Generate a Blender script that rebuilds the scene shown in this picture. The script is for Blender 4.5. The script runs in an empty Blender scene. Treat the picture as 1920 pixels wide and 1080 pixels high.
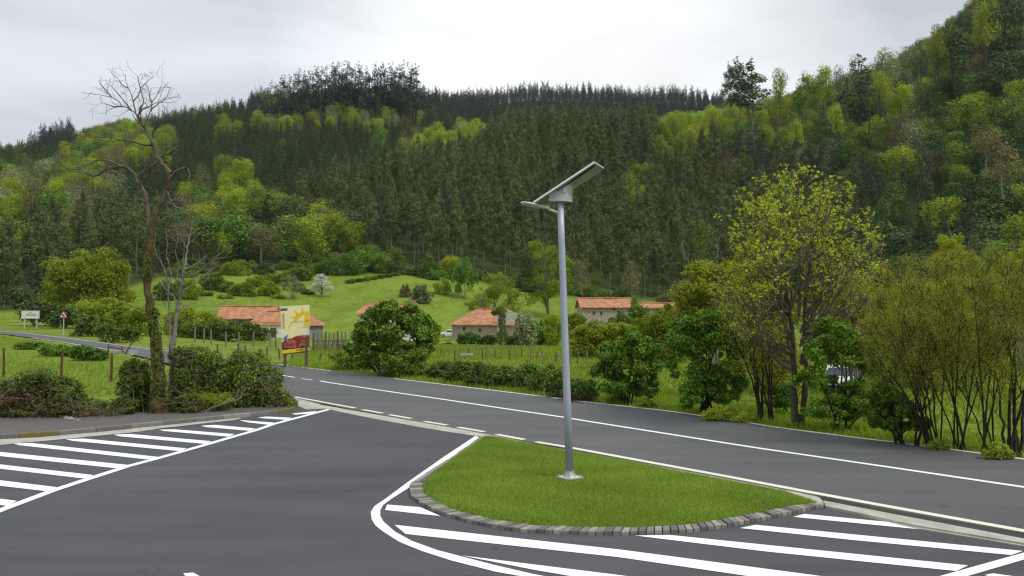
import bpy, math, random
import numpy as np
from mathutils import Vector, Matrix
S = bpy.context.scene
R = math.radians

# ------------------------------------------------------------------ camera
F = 1500.0; H = 3.5; PA = math.atan(50 / 1500.0)
cd = bpy.data.cameras.new('camera'); cam = bpy.data.objects.new('camera', cd); S.collection.objects.link(cam)
cd.sensor_width = 36; cd.lens = F / 1920 * 36; cd.clip_end = 6000; cd.clip_start = 0.1
cam.location = (0, 0, H); cam.rotation_euler = (math.pi / 2 + PA, 0, 0); S.camera = cam
# ------------------------------------------------------------------ light
SUN_EL, SUN_AZ = 52, 125          # azimuth clockwise from +Y
W = bpy.data.worlds.new("World"); S.world = W; W.use_nodes = True
wt = W.node_tree; wt.nodes.clear()
def wn(t, **k):
    n = wt.nodes.new(t)
    for a, b in k.items(): setattr(n, a, b)
    return n
sky = wn('ShaderNodeTexSky', sky_type='NISHITA', sun_disc=False)
sky.sun_elevation = R(SUN_EL); sky.sun_rotation = R(SUN_AZ)
tc = wn('ShaderNodeTexCoord'); sep = wn('ShaderNodeSeparateXYZ'); wt.links.new(tc.outputs['Generated'], sep.inputs[0])
mp = wn('ShaderNodeMapping'); mp.inputs['Scale'].default_value = (1.0, 1.0, 2.6); mp.inputs['Location'].default_value = (0.35, 0.1, 0.0)
wt.links.new(tc.outputs['Generated'], mp.inputs[0])
nz = wn('ShaderNodeTexNoise'); nz.inputs['Scale'].default_value = 2.3; nz.inputs['Detail'].default_value = 7; nz.inputs['Roughness'].default_value = 0.5
nz.inputs['Distortion'].default_value = 0.5
wt.links.new(mp.outputs[0], nz.inputs[0])
def wmath(op, a, b=None, clamp=False):
    n = wn('ShaderNodeMath', operation=op); n.use_clamp = clamp
    for i, v in enumerate((a, b)):
        if v is None: continue
        if isinstance(v, (int, float)): n.inputs[i].default_value = v
        else: wt.links.new(v, n.inputs[i])
    return n.outputs[0]
# bright thin part of the cloud deck low ahead and a little right
dot = wn('ShaderNodeVectorMath', operation='DOT_PRODUCT'); wt.links.new(tc.outputs['Generated'], dot.inputs[0])
gd = Vector((0.07, 0.955, 0.275)).normalized(); dot.inputs[1].default_value = gd
glow = wmath('SMOOTH_MIN', wmath('MULTIPLY', wmath('SUBTRACT', dot.outputs['Value'], 0.935), 16.0, True), 1.0)
glow = wmath('MULTIPLY', glow, 1.0, True)
zen = wmath('MULTIPLY', wmath('SUBTRACT', sep.outputs['Z'], 0.40), 1.6, True)      # brighter overhead
base = wmath('ADD', wmath('MULTIPLY', nz.outputs['Fac'], 1.05), 0.23)
base = wmath('ADD', base, wmath('MULTIPLY', glow, 0.44))
base = wmath('ADD', base, wmath('MULTIPLY', zen, 0.9))
ramp = wn('ShaderNodeMixRGB'); ramp.inputs[1].default_value = (0.90, 0.96, 1.02, 1); ramp.inputs[2].default_value = (1, 1, 1, 1)
wt.links.new(glow, ramp.inputs[0])
mul = wn('ShaderNodeVectorMath', operation='SCALE'); wt.links.new(ramp.outputs[0], mul.inputs[0]); wt.links.new(base, mul.inputs['Scale'])
bgc = wn('ShaderNodeBackground'); wt.links.new(mul.outputs[0], bgc.inputs[0]); bgc.inputs[1].default_value = 1.0
bgs = wn('ShaderNodeBackground'); wt.links.new(sky.outputs[0], bgs.inputs[0]); bgs.inputs[1].default_value = 0.10
ms = wn('ShaderNodeMixShader'); ms.inputs[0].default_value = 0.93
wt.links.new(bgs.outputs[0], ms.inputs[1]); wt.links.new(bgc.outputs[0], ms.inputs[2])
wo = wn('ShaderNodeOutputWorld'); wt.links.new(ms.outputs[0], wo.inputs[0])
sl = bpy.data.lights.new('sun', 'SUN'); sl.energy = 1.9; sl.angle = R(12); sl.color = (1.0, 0.96, 0.9)
so = bpy.data.objects.new('sun', sl); S.collection.objects.link(so)
sd = Vector((math.sin(R(SUN_AZ)) * math.cos(R(SUN_EL)), math.cos(R(SUN_AZ)) * math.cos(R(SUN_EL)), math.sin(R(SUN_EL))))
so.rotation_euler = sd.to_track_quat('Z', 'Y').to_euler(); so.location = (30, -20, 60)
S.view_settings.view_transform = 'Standard'; S.view_settings.look = 'None'; S.view_settings.exposure = 0.0; S.view_settings.gamma = 1
S.render.engine = 'CYCLES'; S.cycles.max_bounces = 5; S.cycles.diffuse_bounces = 3; S.cycles.transparent_max_bounces = 8
S.cycles.transmission_bounces = 4; S.cycles.volume_bounces = 0; S.cycles.use_denoising = True
S.cycles.caustics_reflective = False; S.cycles.caustics_refractive = False
S.cycles.filter_width = 1.3

# ------------------------------------------------------------------ terrain as real heights
YS = np.array([40, 60, 90, 125, 165, 210, 270, 350, 450, 580, 700, 850, 1100.])
TAB = {
 -900: [721, 667, 630, 615, 600, 560, 480, 400, 345, 325, 320, 345, 440],
 0:    [721, 667, 630, 614, 600, 565, 490, 405, 345, 318, 306, 330, 430],
 200:  [721, 667, 632, 616, 598, 560, 480, 400, 325, 268, 255, 290, 400],
 330:  [721, 669, 638, 624, 608, 562, 492, 410, 325, 250, 232, 260, 380],
 450:  [721, 673, 648, 636, 622, 568, 500, 420, 330, 240, 212, 240, 360],
 600:  [721, 677, 654, 643, 635, 580, 495, 410, 320, 228, 188, 220, 330],
 760:  [721, 677, 654, 643, 636, 575, 500, 410, 315, 238, 188, 215, 320],
 860:  [721, 677, 654, 644, 637, 590, 510, 405, 300, 258, 225, 195, 290],
 1000: [721, 677, 654, 645, 638, 604, 530, 400, 266, 268, 240, 186, 280],
 1200: [721, 677, 654, 645, 638, 612, 560, 420, 268, 275, 235, 188, 280],
 1330: [721, 677, 654, 645, 638, 614, 568, 415, 265, 250, 230, 195, 280],
 1500: [721, 677, 654, 645, 636, 610, 550, 380, 215, 215, 230, 250, 320],
 1650: [721, 677, 654, 643, 630, 590, 500, 320, 172, 180, 220, 260, 320],
 1800: [721, 677, 653, 640, 615, 555, 430, 210, 85, 70, 120, 200, 300],
 1920: [721, 677, 652, 635, 600, 530, 350, 110, -10, -40, 20, 100, 200],
 2120: [721, 677, 652, 630, 590, 500, 290, 10, -110, -150, -60, 50, 200],
 2900: [721, 677, 652, 630, 590, 500, 290, 10, -110, -150, -60, 50, 200]}
PXS = np.array(sorted(TAB)); TT = np.array([TAB[k] for k in sorted(TAB)], float)
ZT = 3.5 + (590 - TT) * YS[None] / 1500.0; ZT[:, 0] = 0
gx = np.arange(-900, 2901, 20.0); gy = np.arange(0, 1240, 5.0)
Z1 = np.array([np.interp(gy, YS, ZT[i]) for i in range(len(PXS))]); Z1[:, gy < 40] = 0
Z1[:, gy > 1100] -= (gy[gy > 1100] - 1100)[None] * 0.5
ZG = np.array([np.interp(gx, PXS, Z1[:, j]) for j in range(len(gy))]).T
def blur(a, ax, k):
    p = np.pad(a, [(k, k) if i == ax else (0, 0) for i in range(2)], mode='edge'); o = np.zeros_like(a)
    for i in range(2 * k + 1): o += np.take(p, range(i, i + a.shape[ax]), axis=ax)
    return o / (2 * k + 1)
for _ in range(2): ZG = blur(blur(ZG, 0, 2), 1, 1)
def ground(x, y):
    x = np.asarray(x, float); y = np.asarray(y, float)
    px = 960 + F * x / np.maximum(y, 12.0)
    i = np.clip((px + 900) / 20.0, 0, len(gx) - 1.001); j = np.clip(y / 5.0, 0, len(gy) - 1.001)
    i0 = i.astype(int); j0 = j.astype(int); fi = i - i0; fj = j - j0
    z = (ZG[i0, j0] * (1 - fi) + ZG[i0 + 1, j0] * fi) * (1 - fj) + (ZG[i0, j0 + 1] * (1 - fi) + ZG[i0 + 1, j0 + 1] * fi) * fj
    bump = 0.5 * np.sin(x * .031 + y * .023) + 0.35 * np.sin(x * .083 - y * .061 + 1.3)
    return z + bump * np.clip((y - 210) / 200, 0, 3.0)
ca, sa = math.cos(PA), math.sin(PA)
def ray(px, py):
    u, v = (px - 960) / F, (540 - py) / F
    return Vector((u, ca - v * sa, sa + v * ca))
def P(px, py, Y):
    d = ray(px, py); return Vector((0, 0, H)) + d * (Y / d.y)
def Gz(px, py, z=0.0):
    d = ray(px, py); return Vector((0, 0, H)) + d * ((z - H) / d.z)
def G(px, py):
    d = ray(px, py)
    ys = np.concatenate([np.arange(8, 120, 1.0), np.arange(120, 1100, 4.0)])
    z = H + d.z / d.y * ys; g = ground(d.x / d.y * ys, ys)
    k = np.nonzero(z <= g)[0]
    if len(k) == 0: Y = 1000.0
    else:
        lo, hi = ys[max(k[0] - 1, 0)], ys[k[0]]
        for _ in range(30):
            m = (lo + hi) / 2
            if H + d.z / d.y * m > float(ground(d.x / d.y * m, m)): lo = m
            else: hi = m
        Y = hi
    return Vector((d.x / d.y * Y, Y, float(ground(d.x / d.y * Y, Y))))
def proj(x, y, z):
    zz = z - H; fw = y * ca + zz * sa; up = -y * sa + zz * ca
    return 960 + F * x / fw, 540 - F * up / fw

# ------------------------------------------------------------------ materials
def newmat(name):
    m = bpy.data.materials.new(name); m.use_nodes = True; t = m.node_tree; t.nodes.clear()
    o = t.nodes.new('ShaderNodeOutputMaterial'); b = t.nodes.new('ShaderNodeBsdfPrincipled'); t.links.new(b.outputs[0], o.inputs[0])
    b.inputs['Specular IOR Level'].default_value = 0.3
    return m, t, b
def N(t, ty, **k):
    n = t.nodes.new(ty)
    for a, b in k.items(): setattr(n, a, b)
    return n
def noise(t, scale, detail=4, rough=.55, co='Object', vec=None, stretch=None):
    n = N(t, 'ShaderNodeTexNoise'); n.inputs['Scale'].default_value = scale; n.inputs['Detail'].default_value = detail; n.inputs['Roughness'].default_value = rough
    if vec is None:
        if co == 'pos': vec = N(t, 'ShaderNodeNewGeometry').outputs['Position']
        else: vec = N(t, 'ShaderNodeTexCoord').outputs[co]
    if stretch:
        mm = N(t, 'ShaderNodeMapping'); mm.inputs['Scale'].default_value = stretch; t.links.new(vec, mm.inputs[0]); vec = mm.outputs[0]
    t.links.new(vec, n.inputs[0]); return n.outputs['Fac']
def ramp_(t, fac, stops):
    r = N(t, 'ShaderNodeValToRGB'); e = r.color_ramp.elements
    while len(e) < len(stops): e.new(0.5)
    for i, (p, c) in enumerate(stops): e[i].position = p; e[i].color = (*c, 1)
    t.links.new(fac, r.inputs[0]); return r.outputs[0]
def mixc(t, fac, a, b, mode='MIX'):
    n = N(t, 'ShaderNodeMixRGB', blend_type=mode)
    for i, v in enumerate((fac, a, b)):
        if hasattr(v, 'node'): t.links.new(v, n.inputs[i])
        elif i == 0: n.inputs[0].default_value = v
        else: n.inputs[i].default_value = (*v, 1)
    return n.outputs[0]
def bump_(t, b, fac, st, dist=.02):
    n = N(t, 'ShaderNodeBump'); n.inputs['Strength'].default_value = st; n.inputs['Distance'].default_value = dist
    t.links.new(fac, n.inputs['Height']); t.links.new(n.outputs[0], b.inputs['Normal'])
def surf(name, c1, c2, scale=5, rough=.7, bump=.2, bscale=30, metal=0, detail=5, co='Object', stretch=None, dist=.01, spec=.3):
    m, t, b = newmat(name)
    f = noise(t, scale, detail, co=co, stretch=stretch)
    t.links.new(ramp_(t, f, [(.3, c1), (.7, c2)]), b.inputs['Base Color'])
    b.inputs['Roughness'].default_value = rough; b.inputs['Metallic'].default_value = metal; b.inputs['Specular IOR Level'].default_value = spec
    if bump: bump_(t, b, noise(t, bscale, 3, co=co), bump, dist)
    return m
def leafmat(name, dark, light, trans=.25, hue=.03, rough=.6, tip=None):
    m, t, b = newmat(name)
    at = N(t, 'ShaderNodeAttribute'); at.attribute_name = 'tint'
    oi = N(t, 'ShaderNodeObjectInfo')
    stops = [(0.05, dark), (.75 if tip else .95, light)]
    if tip: stops.append((1.0, tip))
    c = ramp_(t, at.outputs['Fac'], stops)
    hs = N(t, 'ShaderNodeHueSaturation')
    mr = N(t, 'ShaderNodeMapRange'); mr.inputs[3].default_value = .5 - hue; mr.inputs[4].default_value = .5 + hue; t.links.new(oi.outputs['Random'], mr.inputs[0])
    t.links.new(mr.outputs[0], hs.inputs['Hue'])
    mu = N(t, 'ShaderNodeMath', operation='MULTIPLY'); mu.inputs[1].default_value = 7.31; t.links.new(oi.outputs['Random'], mu.inputs[0])
    fr = N(t, 'ShaderNodeMath', operation='FRACT'); t.links.new(mu.outputs[0], fr.inputs[0])
    mv = N(t, 'ShaderNodeMapRange'); mv.inputs[3].default_value = .72; mv.inputs[4].default_value = 1.3; t.links.new(fr.outputs[0], mv.inputs[0])
    t.links.new(mv.outputs[0], hs.inputs['Value']); t.links.new(c, hs.inputs['Color'])
    t.links.new(hs.outputs[0], b.inputs['Base Color']); b.inputs['Roughness'].default_value = rough; b.inputs['Specular IOR Level'].default_value = .2
    if trans:
        tr = N(t, 'ShaderNodeBsdfTranslucent'); t.links.new(hs.outputs[0], tr.inputs[0])
        mx = N(t, 'ShaderNodeMixShader'); mx.inputs[0].default_value = trans
        t.links.new(b.outputs[0], mx.inputs[1]); t.links.new(tr.outputs[0], mx.inputs[2])
        t.links.new(mx.outputs[0], [n for n in t.nodes if n.type == 'OUTPUT_MATERIAL'][0].inputs[0])
    return m
M = {}
M['bark'] = surf('bark', (.035, .028, .02), (.11, .09, .065), 9, .9, .6, 25)
M['bark_moss'] = surf('bark_moss', (.03, .022, .012), (.13, .10, .03), 3.5, .95, .8, 18)
M['bark_pale'] = surf('bark_pale', (.11, .095, .07), (.25, .225, .18), 1.2, .85, .2, 8)
M['bark_grey'] = surf('bark_grey', (.12, .11, .085), (.26, .24, .19), 6, .9, .4, 20)
M['bark_bare'] = surf('bark_bare', (.05, .04, .028), (.19, .155, .105), 5, .9, .4, 20)
M['twig'] = surf('twig', (.09, .07, .05), (.2, .165, .12), 5, .9, 0)
M['stem_dark'] = surf('stem_dark', (.012, .010, .008), (.05, .038, .028), 5, .9, .3, 20)
M['stem_olive'] = surf('stem_olive', (.05, .042, .015), (.13, .11, .04), 5, .9, .3, 20)
M['elder'] = leafmat('elder_leaf', (.045, .11, .012), (.20, .36, .035), .25, .01)
M['bramble'] = leafmat('bramble_leaf', (.04, .07, .010), (.18, .26, .03), .25, .012)
M['dryleaf'] = leafmat('dry_leaf', (.10, .06, .025), (.32, .20, .09), .15, .01)
M['hedge'] = leafmat('hedge_leaf', (.05, .09, .012), (.18, .29, .03), .25, .015)
M['willow'] = leafmat('willow_leaf', (.14, .18, .012), (.38, .43, .035), .45, .008)
M['spring'] = leafmat('spring_leaf', (.22, .25, .010), (.50, .54, .03), .45, .006, tip=(.62, .66, .05))
M['lime'] = leafmat('lime_leaf', (.14, .20, .010), (.40, .49, .03), .5, .015)
M['maple'] = leafmat('maple_leaf', (.20, .23, .014), (.48, .50, .04), .5, .01)
M['tinyleaf'] = leafmat('tiny_leaf', (.18, .19, .018), (.44, .45, .05), .5, .012)
M['midgreen'] = leafmat('mid_green_leaf', (.045, .095, .014), (.19, .31, .03), .25, .02)
M['eucleaf'] = leafmat('eucalyptus_leaf', (.038, .058, .013), (.165, .205, .050), .15, .012)
M['pineleaf'] = leafmat('pine_needles', (.016, .036, .008), (.072, .115, .024), .1, .012)
M['ridgeleaf'] = leafmat('ridge_pine_needles', (.018, .028, .022), (.062, .082, .062), .08, .01)  # needle colour lightened and greyed, painting distance haze into the ridge trees
M['evergreen'] = leafmat('evergreen_leaf', (.022, .05, .012), (.10, .16, .035), .15, .02)
M['brown'] = leafmat('brown_bud_leaf', (.09, .08, .03), (.25, .20, .07), .2, .02)
M['palebud'] = leafmat('pale_bud_leaf', (.14, .17, .06), (.34, .37, .17), .3, .01)
M['blossom'] = leafmat('white_blossom', (.30, .34, .25), (.66, .67, .58), .3, .005)
M['grassblade'] = leafmat('grass_blade', (.125, .185, .018), (.28, .36, .050), .35, .008)
M['fieldblade'] = leafmat('field_grass_blade', (.15, .23, .012), (.33, .42, .03), .3, .01)
M['yellowflower'] = leafmat('yellow_green_flower', (.2, .28, .02), (.5, .55, .06), .3, .005)

def grassmat(name, stops, co='pos'):
    m, t, b = newmat(name)
    a = noise(t, .055, 3, co='pos'); c = noise(t, .9, 5, .65, co='pos')
    ad = N(t, 'ShaderNodeMath', operation='ADD'); t.links.new(a, ad.inputs[0]); t.links.new(c, ad.inputs[1])
    hf = N(t, 'ShaderNodeMath', operation='MULTIPLY'); hf.inputs[1].default_value = .5; t.links.new(ad.outputs[0], hf.inputs[0])
    t.links.new(ramp_(t, hf.outputs[0], stops), b.inputs['Base Color']); b.inputs['Roughness'].default_value = .95; b.inputs['Specular IOR Level'].default_value = .1
    bump_(t, b, noise(t, 6, 4, co='pos'), .6, .15)
    return m
m, t, b = newmat('ground_meadow')
far = noise(t, .05, 3, co='pos'); fine = noise(t, 1.1, 5, .65, co='pos')
midn = noise(t, .22, 4, .6, co='pos', stretch=(1, .5, 1)); a0 = N(t, 'ShaderNodeMath', operation='ADD'); t.links.new(far, a0.inputs[0]); t.links.new(midn, a0.inputs[1]); a1 = N(t, 'ShaderNodeMath', operation='MULTIPLY'); a1.inputs[1].default_value = .5; t.links.new(a0.outputs[0], a1.inputs[0])
ad = N(t, 'ShaderNodeMath', operation='ADD'); t.links.new(a1.outputs[0], ad.inputs[0]); t.links.new(fine, ad.inputs[1])
hf = N(t, 'ShaderNodeMath', operation='MULTIPLY'); hf.inputs[1].default_value = .5; t.links.new(ad.outputs[0], hf.inputs[0])
meadow = ramp_(t, hf.outputs[0], [(.38, (.075, .11, .014)), (.48, (.13, .19, .018)), (.59, (.19, .245, .03))])
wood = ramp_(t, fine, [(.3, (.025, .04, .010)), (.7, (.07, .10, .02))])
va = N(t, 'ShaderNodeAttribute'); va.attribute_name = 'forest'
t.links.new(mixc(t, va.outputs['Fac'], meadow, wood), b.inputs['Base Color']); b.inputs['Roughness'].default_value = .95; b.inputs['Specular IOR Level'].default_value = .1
bump_(t, b, noise(t, 5, 4, co='pos'), .7, .15)
M['meadow'] = m
M['soilgrass'] = grassmat('island_turf', [(.35, (.05, .10, .008)), (.6, (.10, .17, .014))])

def asphalt(name, lo, hi, tint=(1, 1, 1.02)):
    m, t, b = newmat(name)
    big = noise(t, .13, 5, .62, co='pos'); streak = noise(t, .5, 4, .6, co='pos', stretch=(.35, 2.2, 1)); gr = noise(t, 70, 2, co='pos')
    c = ramp_(t, big, [(.3, tuple(lo * k for k in tint)), (.7, tuple(hi * k for k in tint))])
    c = mixc(t, .5, c, ramp_(t, streak, [(.3, (.70, .70, .70)), (.7, (1.22, 1.22, 1.22))]), 'MULTIPLY')
    c = mixc(t, .8, c, ramp_(t, gr, [(.3, (.6, .6, .6)), (.7, (1.35, 1.35, 1.35))]), 'MULTIPLY')
    sc = ramp_(t, noise(t, 1.3, 6, .7, co='pos'), [(.60, (1, 1, 1)), (.72, (.74, .74, .74))])
    c = mixc(t, .8, c, sc, 'MULTIPLY')
    vt = N(t, 'ShaderNodeTexVoronoi', feature='DISTANCE_TO_EDGE'); vt.inputs['Scale'].default_value = .16
    wp = N(t, 'ShaderNodeVectorMath', operation='ADD'); nn = N(t, 'ShaderNodeTexNoise'); nn.inputs['Scale'].default_value = .9; nn.inputs['Detail'].default_value = 6
    gp = N(t, 'ShaderNodeNewGeometry').outputs['Position']; t.links.new(gp, nn.inputs[0]); t.links.new(gp, wp.inputs[0]); sc_ = N(t, 'ShaderNodeVectorMath', operation='SCALE'); sc_.inputs['Scale'].default_value = 1.6; t.links.new(nn.outputs['Color'], sc_.inputs[0]); t.links.new(sc_.outputs[0], wp.inputs[1]); t.links.new(wp.outputs[0], vt.inputs['Vector'])
    crk = ramp_(t, vt.outputs['Distance'], [(.0, (.45, .44, .42)), (.0035, (1, 1, 1))])
    c = mixc(t, ramp_(t, noise(t, .35, 3, co='pos'), [(.5, (0, 0, 0)), (.6, (.8, .8, .8))]), c, mixc(t, 1, c, crk, 'MULTIPLY'))
    st = ramp_(t, noise(t, 2.6, 3, .4, co='pos'), [(.70, (1, 1, 1)), (.76, (.62, .61, .60))])
    c = mixc(t, .55, c, st, 'MULTIPLY')
    t.links.new(c, b.inputs['Base Color']); b.inputs['Roughness'].default_value = .82; b.inputs['Specular IOR Level'].default_value = .25
    bump_(t, b, gr, .5, .006)
    return m
M['asphalt_road'] = asphalt('asphalt_road', .088, .112, (1, 1.0, 1.0))
M['asphalt_lot'] = asphalt('asphalt_lot', .062, .086, (.98, .98, 1.03))
M['gravel'] = surf('gravel', (.06, .052, .05), (.16, .145, .135), 30, .95, .8, 40, co='pos')
M['concrete'] = surf('concrete', (.30, .28, .23), (.46, .44, .38), 2.2, .85, .3, 40, co='pos', detail=8)
M['groove'] = surf('groove', (.025, .02, .02), (.06, .05, .05), 3, .9, .2, co='pos')
def paint(name, c):
    m, t, b = newmat(name)
    f = noise(t, 9, 8, .7, co='pos'); g = noise(t, .8, 4, co='pos')
    c1 = mixc(t, 1, c, ramp_(t, g, [(.3, (.9, .9, .9)), (.7, (1, 1, 1))]), 'MULTIPLY')
    t.links.new(mixc(t, ramp_(t, f, [(.60, (0, 0, 0)), (.72, (.6, .6, .6))]), c1, (.35, .34, .32)), b.inputs['Base Color'])
    b.inputs['Roughness'].default_value = .6; bump_(t, b, noise(t, 60, 2, co='pos'), .3, .004)
    return m
M['paint'] = paint('road_paint_white', (.86, .86, .86)); M['paint_old'] = paint('road_paint_cream', (.72, .69, .56))

# ------------------------------------------------------------------ object helpers
C = S.collection
def tag(o, label=None, cat=None, group=None, kind=None):
    if label: o['label'] = label
    if cat: o['category'] = cat
    if group: o['group'] = group
    if kind: o['kind'] = kind
    return o
def empty(name, loc, label, cat, group=None, rz=0, kind=None):
    o = bpy.data.objects.new(name, None); C.objects.link(o); o.location = loc; o.rotation_euler = (0, 0, rz); o.empty_display_size = .2
    return tag(o, label, cat, group, kind)
def mesh(name, V, Fc, mat, parent=None, smooth=False, mi=None, world=False):
    """world=True: vertices are in world space and parent is unrotated at its location"""
    me = bpy.data.meshes.new(name)
    if world and parent is not None:
        L = parent.location; V = [(v[0] - L.x, v[1] - L.y, v[2] - L.z) for v in V]
    me.from_pydata([tuple(v) for v in V], [], [tuple(f) for f in Fc]); 
    for mm in (mat if isinstance(mat, (list, tuple)) else [mat]):
        if mm: me.materials.append(mm)
    if mi is not None: me.polygons.foreach_set('material_index', np.array(mi, np.int32))
    if smooth: me.polygons.foreach_set('use_smooth', np.ones(len(Fc), bool))
    me.update()
    o = bpy.data.objects.new(name, me); C.objects.link(o); o.parent = parent
    return o
class MB:
    def __init__(s): s.V = []; s.F = []
    def add(s, V, Fc):
        n = len(s.V); s.V += [tuple(v) for v in V]; s.F += [tuple(i + n for i in f) for f in Fc]
    def box(s, c, d, rot=None):
        c = Vector(c); hx, hy, hz = d[0] / 2, d[1] / 2, d[2] / 2
        vs = [Vector((x, y, z)) for x in (-hx, hx) for y in (-hy, hy) for z in (-hz, hz)]
        if rot is not None: vs = [rot @ v for v in vs]
        s.add([v + c for v in vs], [(0, 1, 3, 2), (4, 6, 7, 5), (0, 4, 5, 1), (2, 3, 7, 6), (0, 2, 6, 4), (1, 5, 7, 3)])
    def tube(s, pts, rad, n=8, cap=True):
        pts = [Vector(p) for p in pts]; rings = []
        ref = Vector((0.31, .95, .1))
        for i, p in enumerate(pts):
            d = (pts[min(i + 1, len(pts) - 1)] - pts[max(i - 1, 0)])
            if d.length < 1e-9: d = Vector((0, 0, 1))
            d.normalize(); u = d.cross(ref)
            if u.length < .1: u = d.cross(Vector((1, 0, 0)))
            u.normalize(); v = d.cross(u); r = rad[i] if hasattr(rad, '__len__') else rad
            rings.append([p + (u * math.cos(a) + v * math.sin(a)) * r for a in [2 * math.pi * k / n for k in range(n)]])
        V = [q for rg in rings for q in rg]; Fc = []
        for i in range(len(pts) - 1):
            for k in range(n):
                a, b_ = i * n + k, i * n + (k + 1) % n; Fc.append((a, b_, b_ + n, a + n))
        if cap: Fc.append(tuple(range(n))[::-1]); Fc.append(tuple(range((len(pts) - 1) * n, len(pts) * n)))
        s.add(V, Fc)
    def prism(s, poly, z0, z1):
        n = len(poly); V = [(p[0], p[1], z0) for p in poly] + [(p[0], p[1], z1) for p in poly]
        s.add(V, [tuple(range(n))[::-1], tuple(range(n, 2 * n))] + [(i, (i + 1) % n, (i + 1) % n + n, i + n) for i in range(n)])
    def build(s, name, mat, parent=None, smooth=False, world=False): return mesh(name, s.V, s.F, mat, parent, smooth, world=world)

def leaves_arrays(Pn, Nn, Sz, rng, asp=.55):
    n = len(Pn); Nn = Nn / np.maximum(np.linalg.norm(Nn, axis=1, keepdims=True), 1e-6)
    a = rng.normal(size=(n, 3)); u = np.cross(Nn, a); u /= np.maximum(np.linalg.norm(u, axis=1, keepdims=True), 1e-6); v = np.cross(Nn, u)
    l = (Sz * .5)[:, None]; w = l * asp
    fold = Nn * (l * .18)
    V = np.stack([Pn - u * l - fold, Pn + v * w, Pn + u * l - fold, Pn - v * w], 1).reshape(-1, 3)
    return V
def leafmesh(name, Vs, tint, mats, mi=None, extra=None):
    """quads from Vs (4 per leaf); extra=(V,F,matindex) for wood joined in"""
    nq = len(Vs) // 4
    V = Vs; loops = np.arange(nq * 4, dtype=np.int32); starts = np.arange(0, nq * 4, 4, dtype=np.int32); tot = np.full(nq, 4, np.int32)
    tin = np.asarray(tint, np.float32); mid = np.zeros(nq, np.int32) if mi is None else np.asarray(mi, np.int32)
    if extra:
        eV, eF = np.array(extra[0], float), extra[1]; off = len(V); V = np.concatenate([V, eV])
        el = np.concatenate([np.array(f, np.int32) for f in eF]) + off; et = np.array([len(f) for f in eF], np.int32)
        es = np.concatenate([[0], np.cumsum(et)[:-1]]).astype(np.int32) + len(loops)
        loops = np.concatenate([loops, el]); starts = np.concatenate([starts, es]); tot = np.concatenate([tot, et])
        tin = np.concatenate([tin, np.zeros(len(et), np.float32)]); mid = np.concatenate([mid, np.full(len(et), extra[2], np.int32)])
    me = bpy.data.meshes.new(name)
    me.vertices.add(len(V)); me.vertices.foreach_set('co', V.astype(np.float32).ravel())
    me.loops.add(len(loops)); me.loops.foreach_set('vertex_index', loops)
    me.polygons.add(len(starts)); me.polygons.foreach_set('loop_start', starts)
    try: me.polygons.foreach_set('loop_total', tot)
    except Exception: pass
    for mm in mats: me.materials.append(mm)
    me.update(calc_edges=True)
    me.polygons.foreach_set('material_index', mid)
    at = me.attributes.new('tint', 'FLOAT', 'FACE'); at.data.foreach_set('value', tin)
    return me
def lobes_leaves(lobes, n, size, rng, asp=.55, shell=.45, up=.5, rnd=.8, cut=None):
    """lobes: list of (cx,cy,cz,rx,ry,rz)"""
    L = np.array(lobes, float); w = (L[:, 3] * L[:, 4] * L[:, 5]) ** (2 / 3.); w /= w.sum()
    idx = rng.choice(len(L), n, p=w); d = rng.normal(size=(n, 3)); d /= np.linalg.norm(d, axis=1, keepdims=True)
    rr = (1 - shell * rng.random(n) ** 1.6)[:, None] * (1 + .13 * rng.normal(size=n))[:, None]
    # clumping: pull leaves toward random clump centres on each lobe
    K = 26; cl = rng.normal(size=(len(L), K, 3)); cl /= np.linalg.norm(cl, axis=2, keepdims=True)
    ck = rng.integers(0, K, n); ctr = cl[idx, ck]; d = d * .42 + ctr * .75 + rng.normal(size=(n, 3)) * .05
    d /= np.maximum(np.linalg.norm(d, axis=1, keepdims=True), .6)
    Pn = L[idx, :3] + d * rr * L[idx, 3:6]
    Nn = d / L[idx, 3:6] * L[idx, 3:6].mean(axis=1, keepdims=True) + np.array([0, 0, up]) + rng.normal(size=(n, 3)) * rnd
    ct = rng.random((len(L), K)); lt = rng.random(len(L))
    tint = np.clip(.42 * ct[idx, ck] + .25 * lt[idx] + .38 * rng.random(n), 0, 1)
    Sz = size * (.65 + .7 * rng.random(n))
    return leaves_arrays(Pn, Nn, Sz, rng, asp), tint
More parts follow.
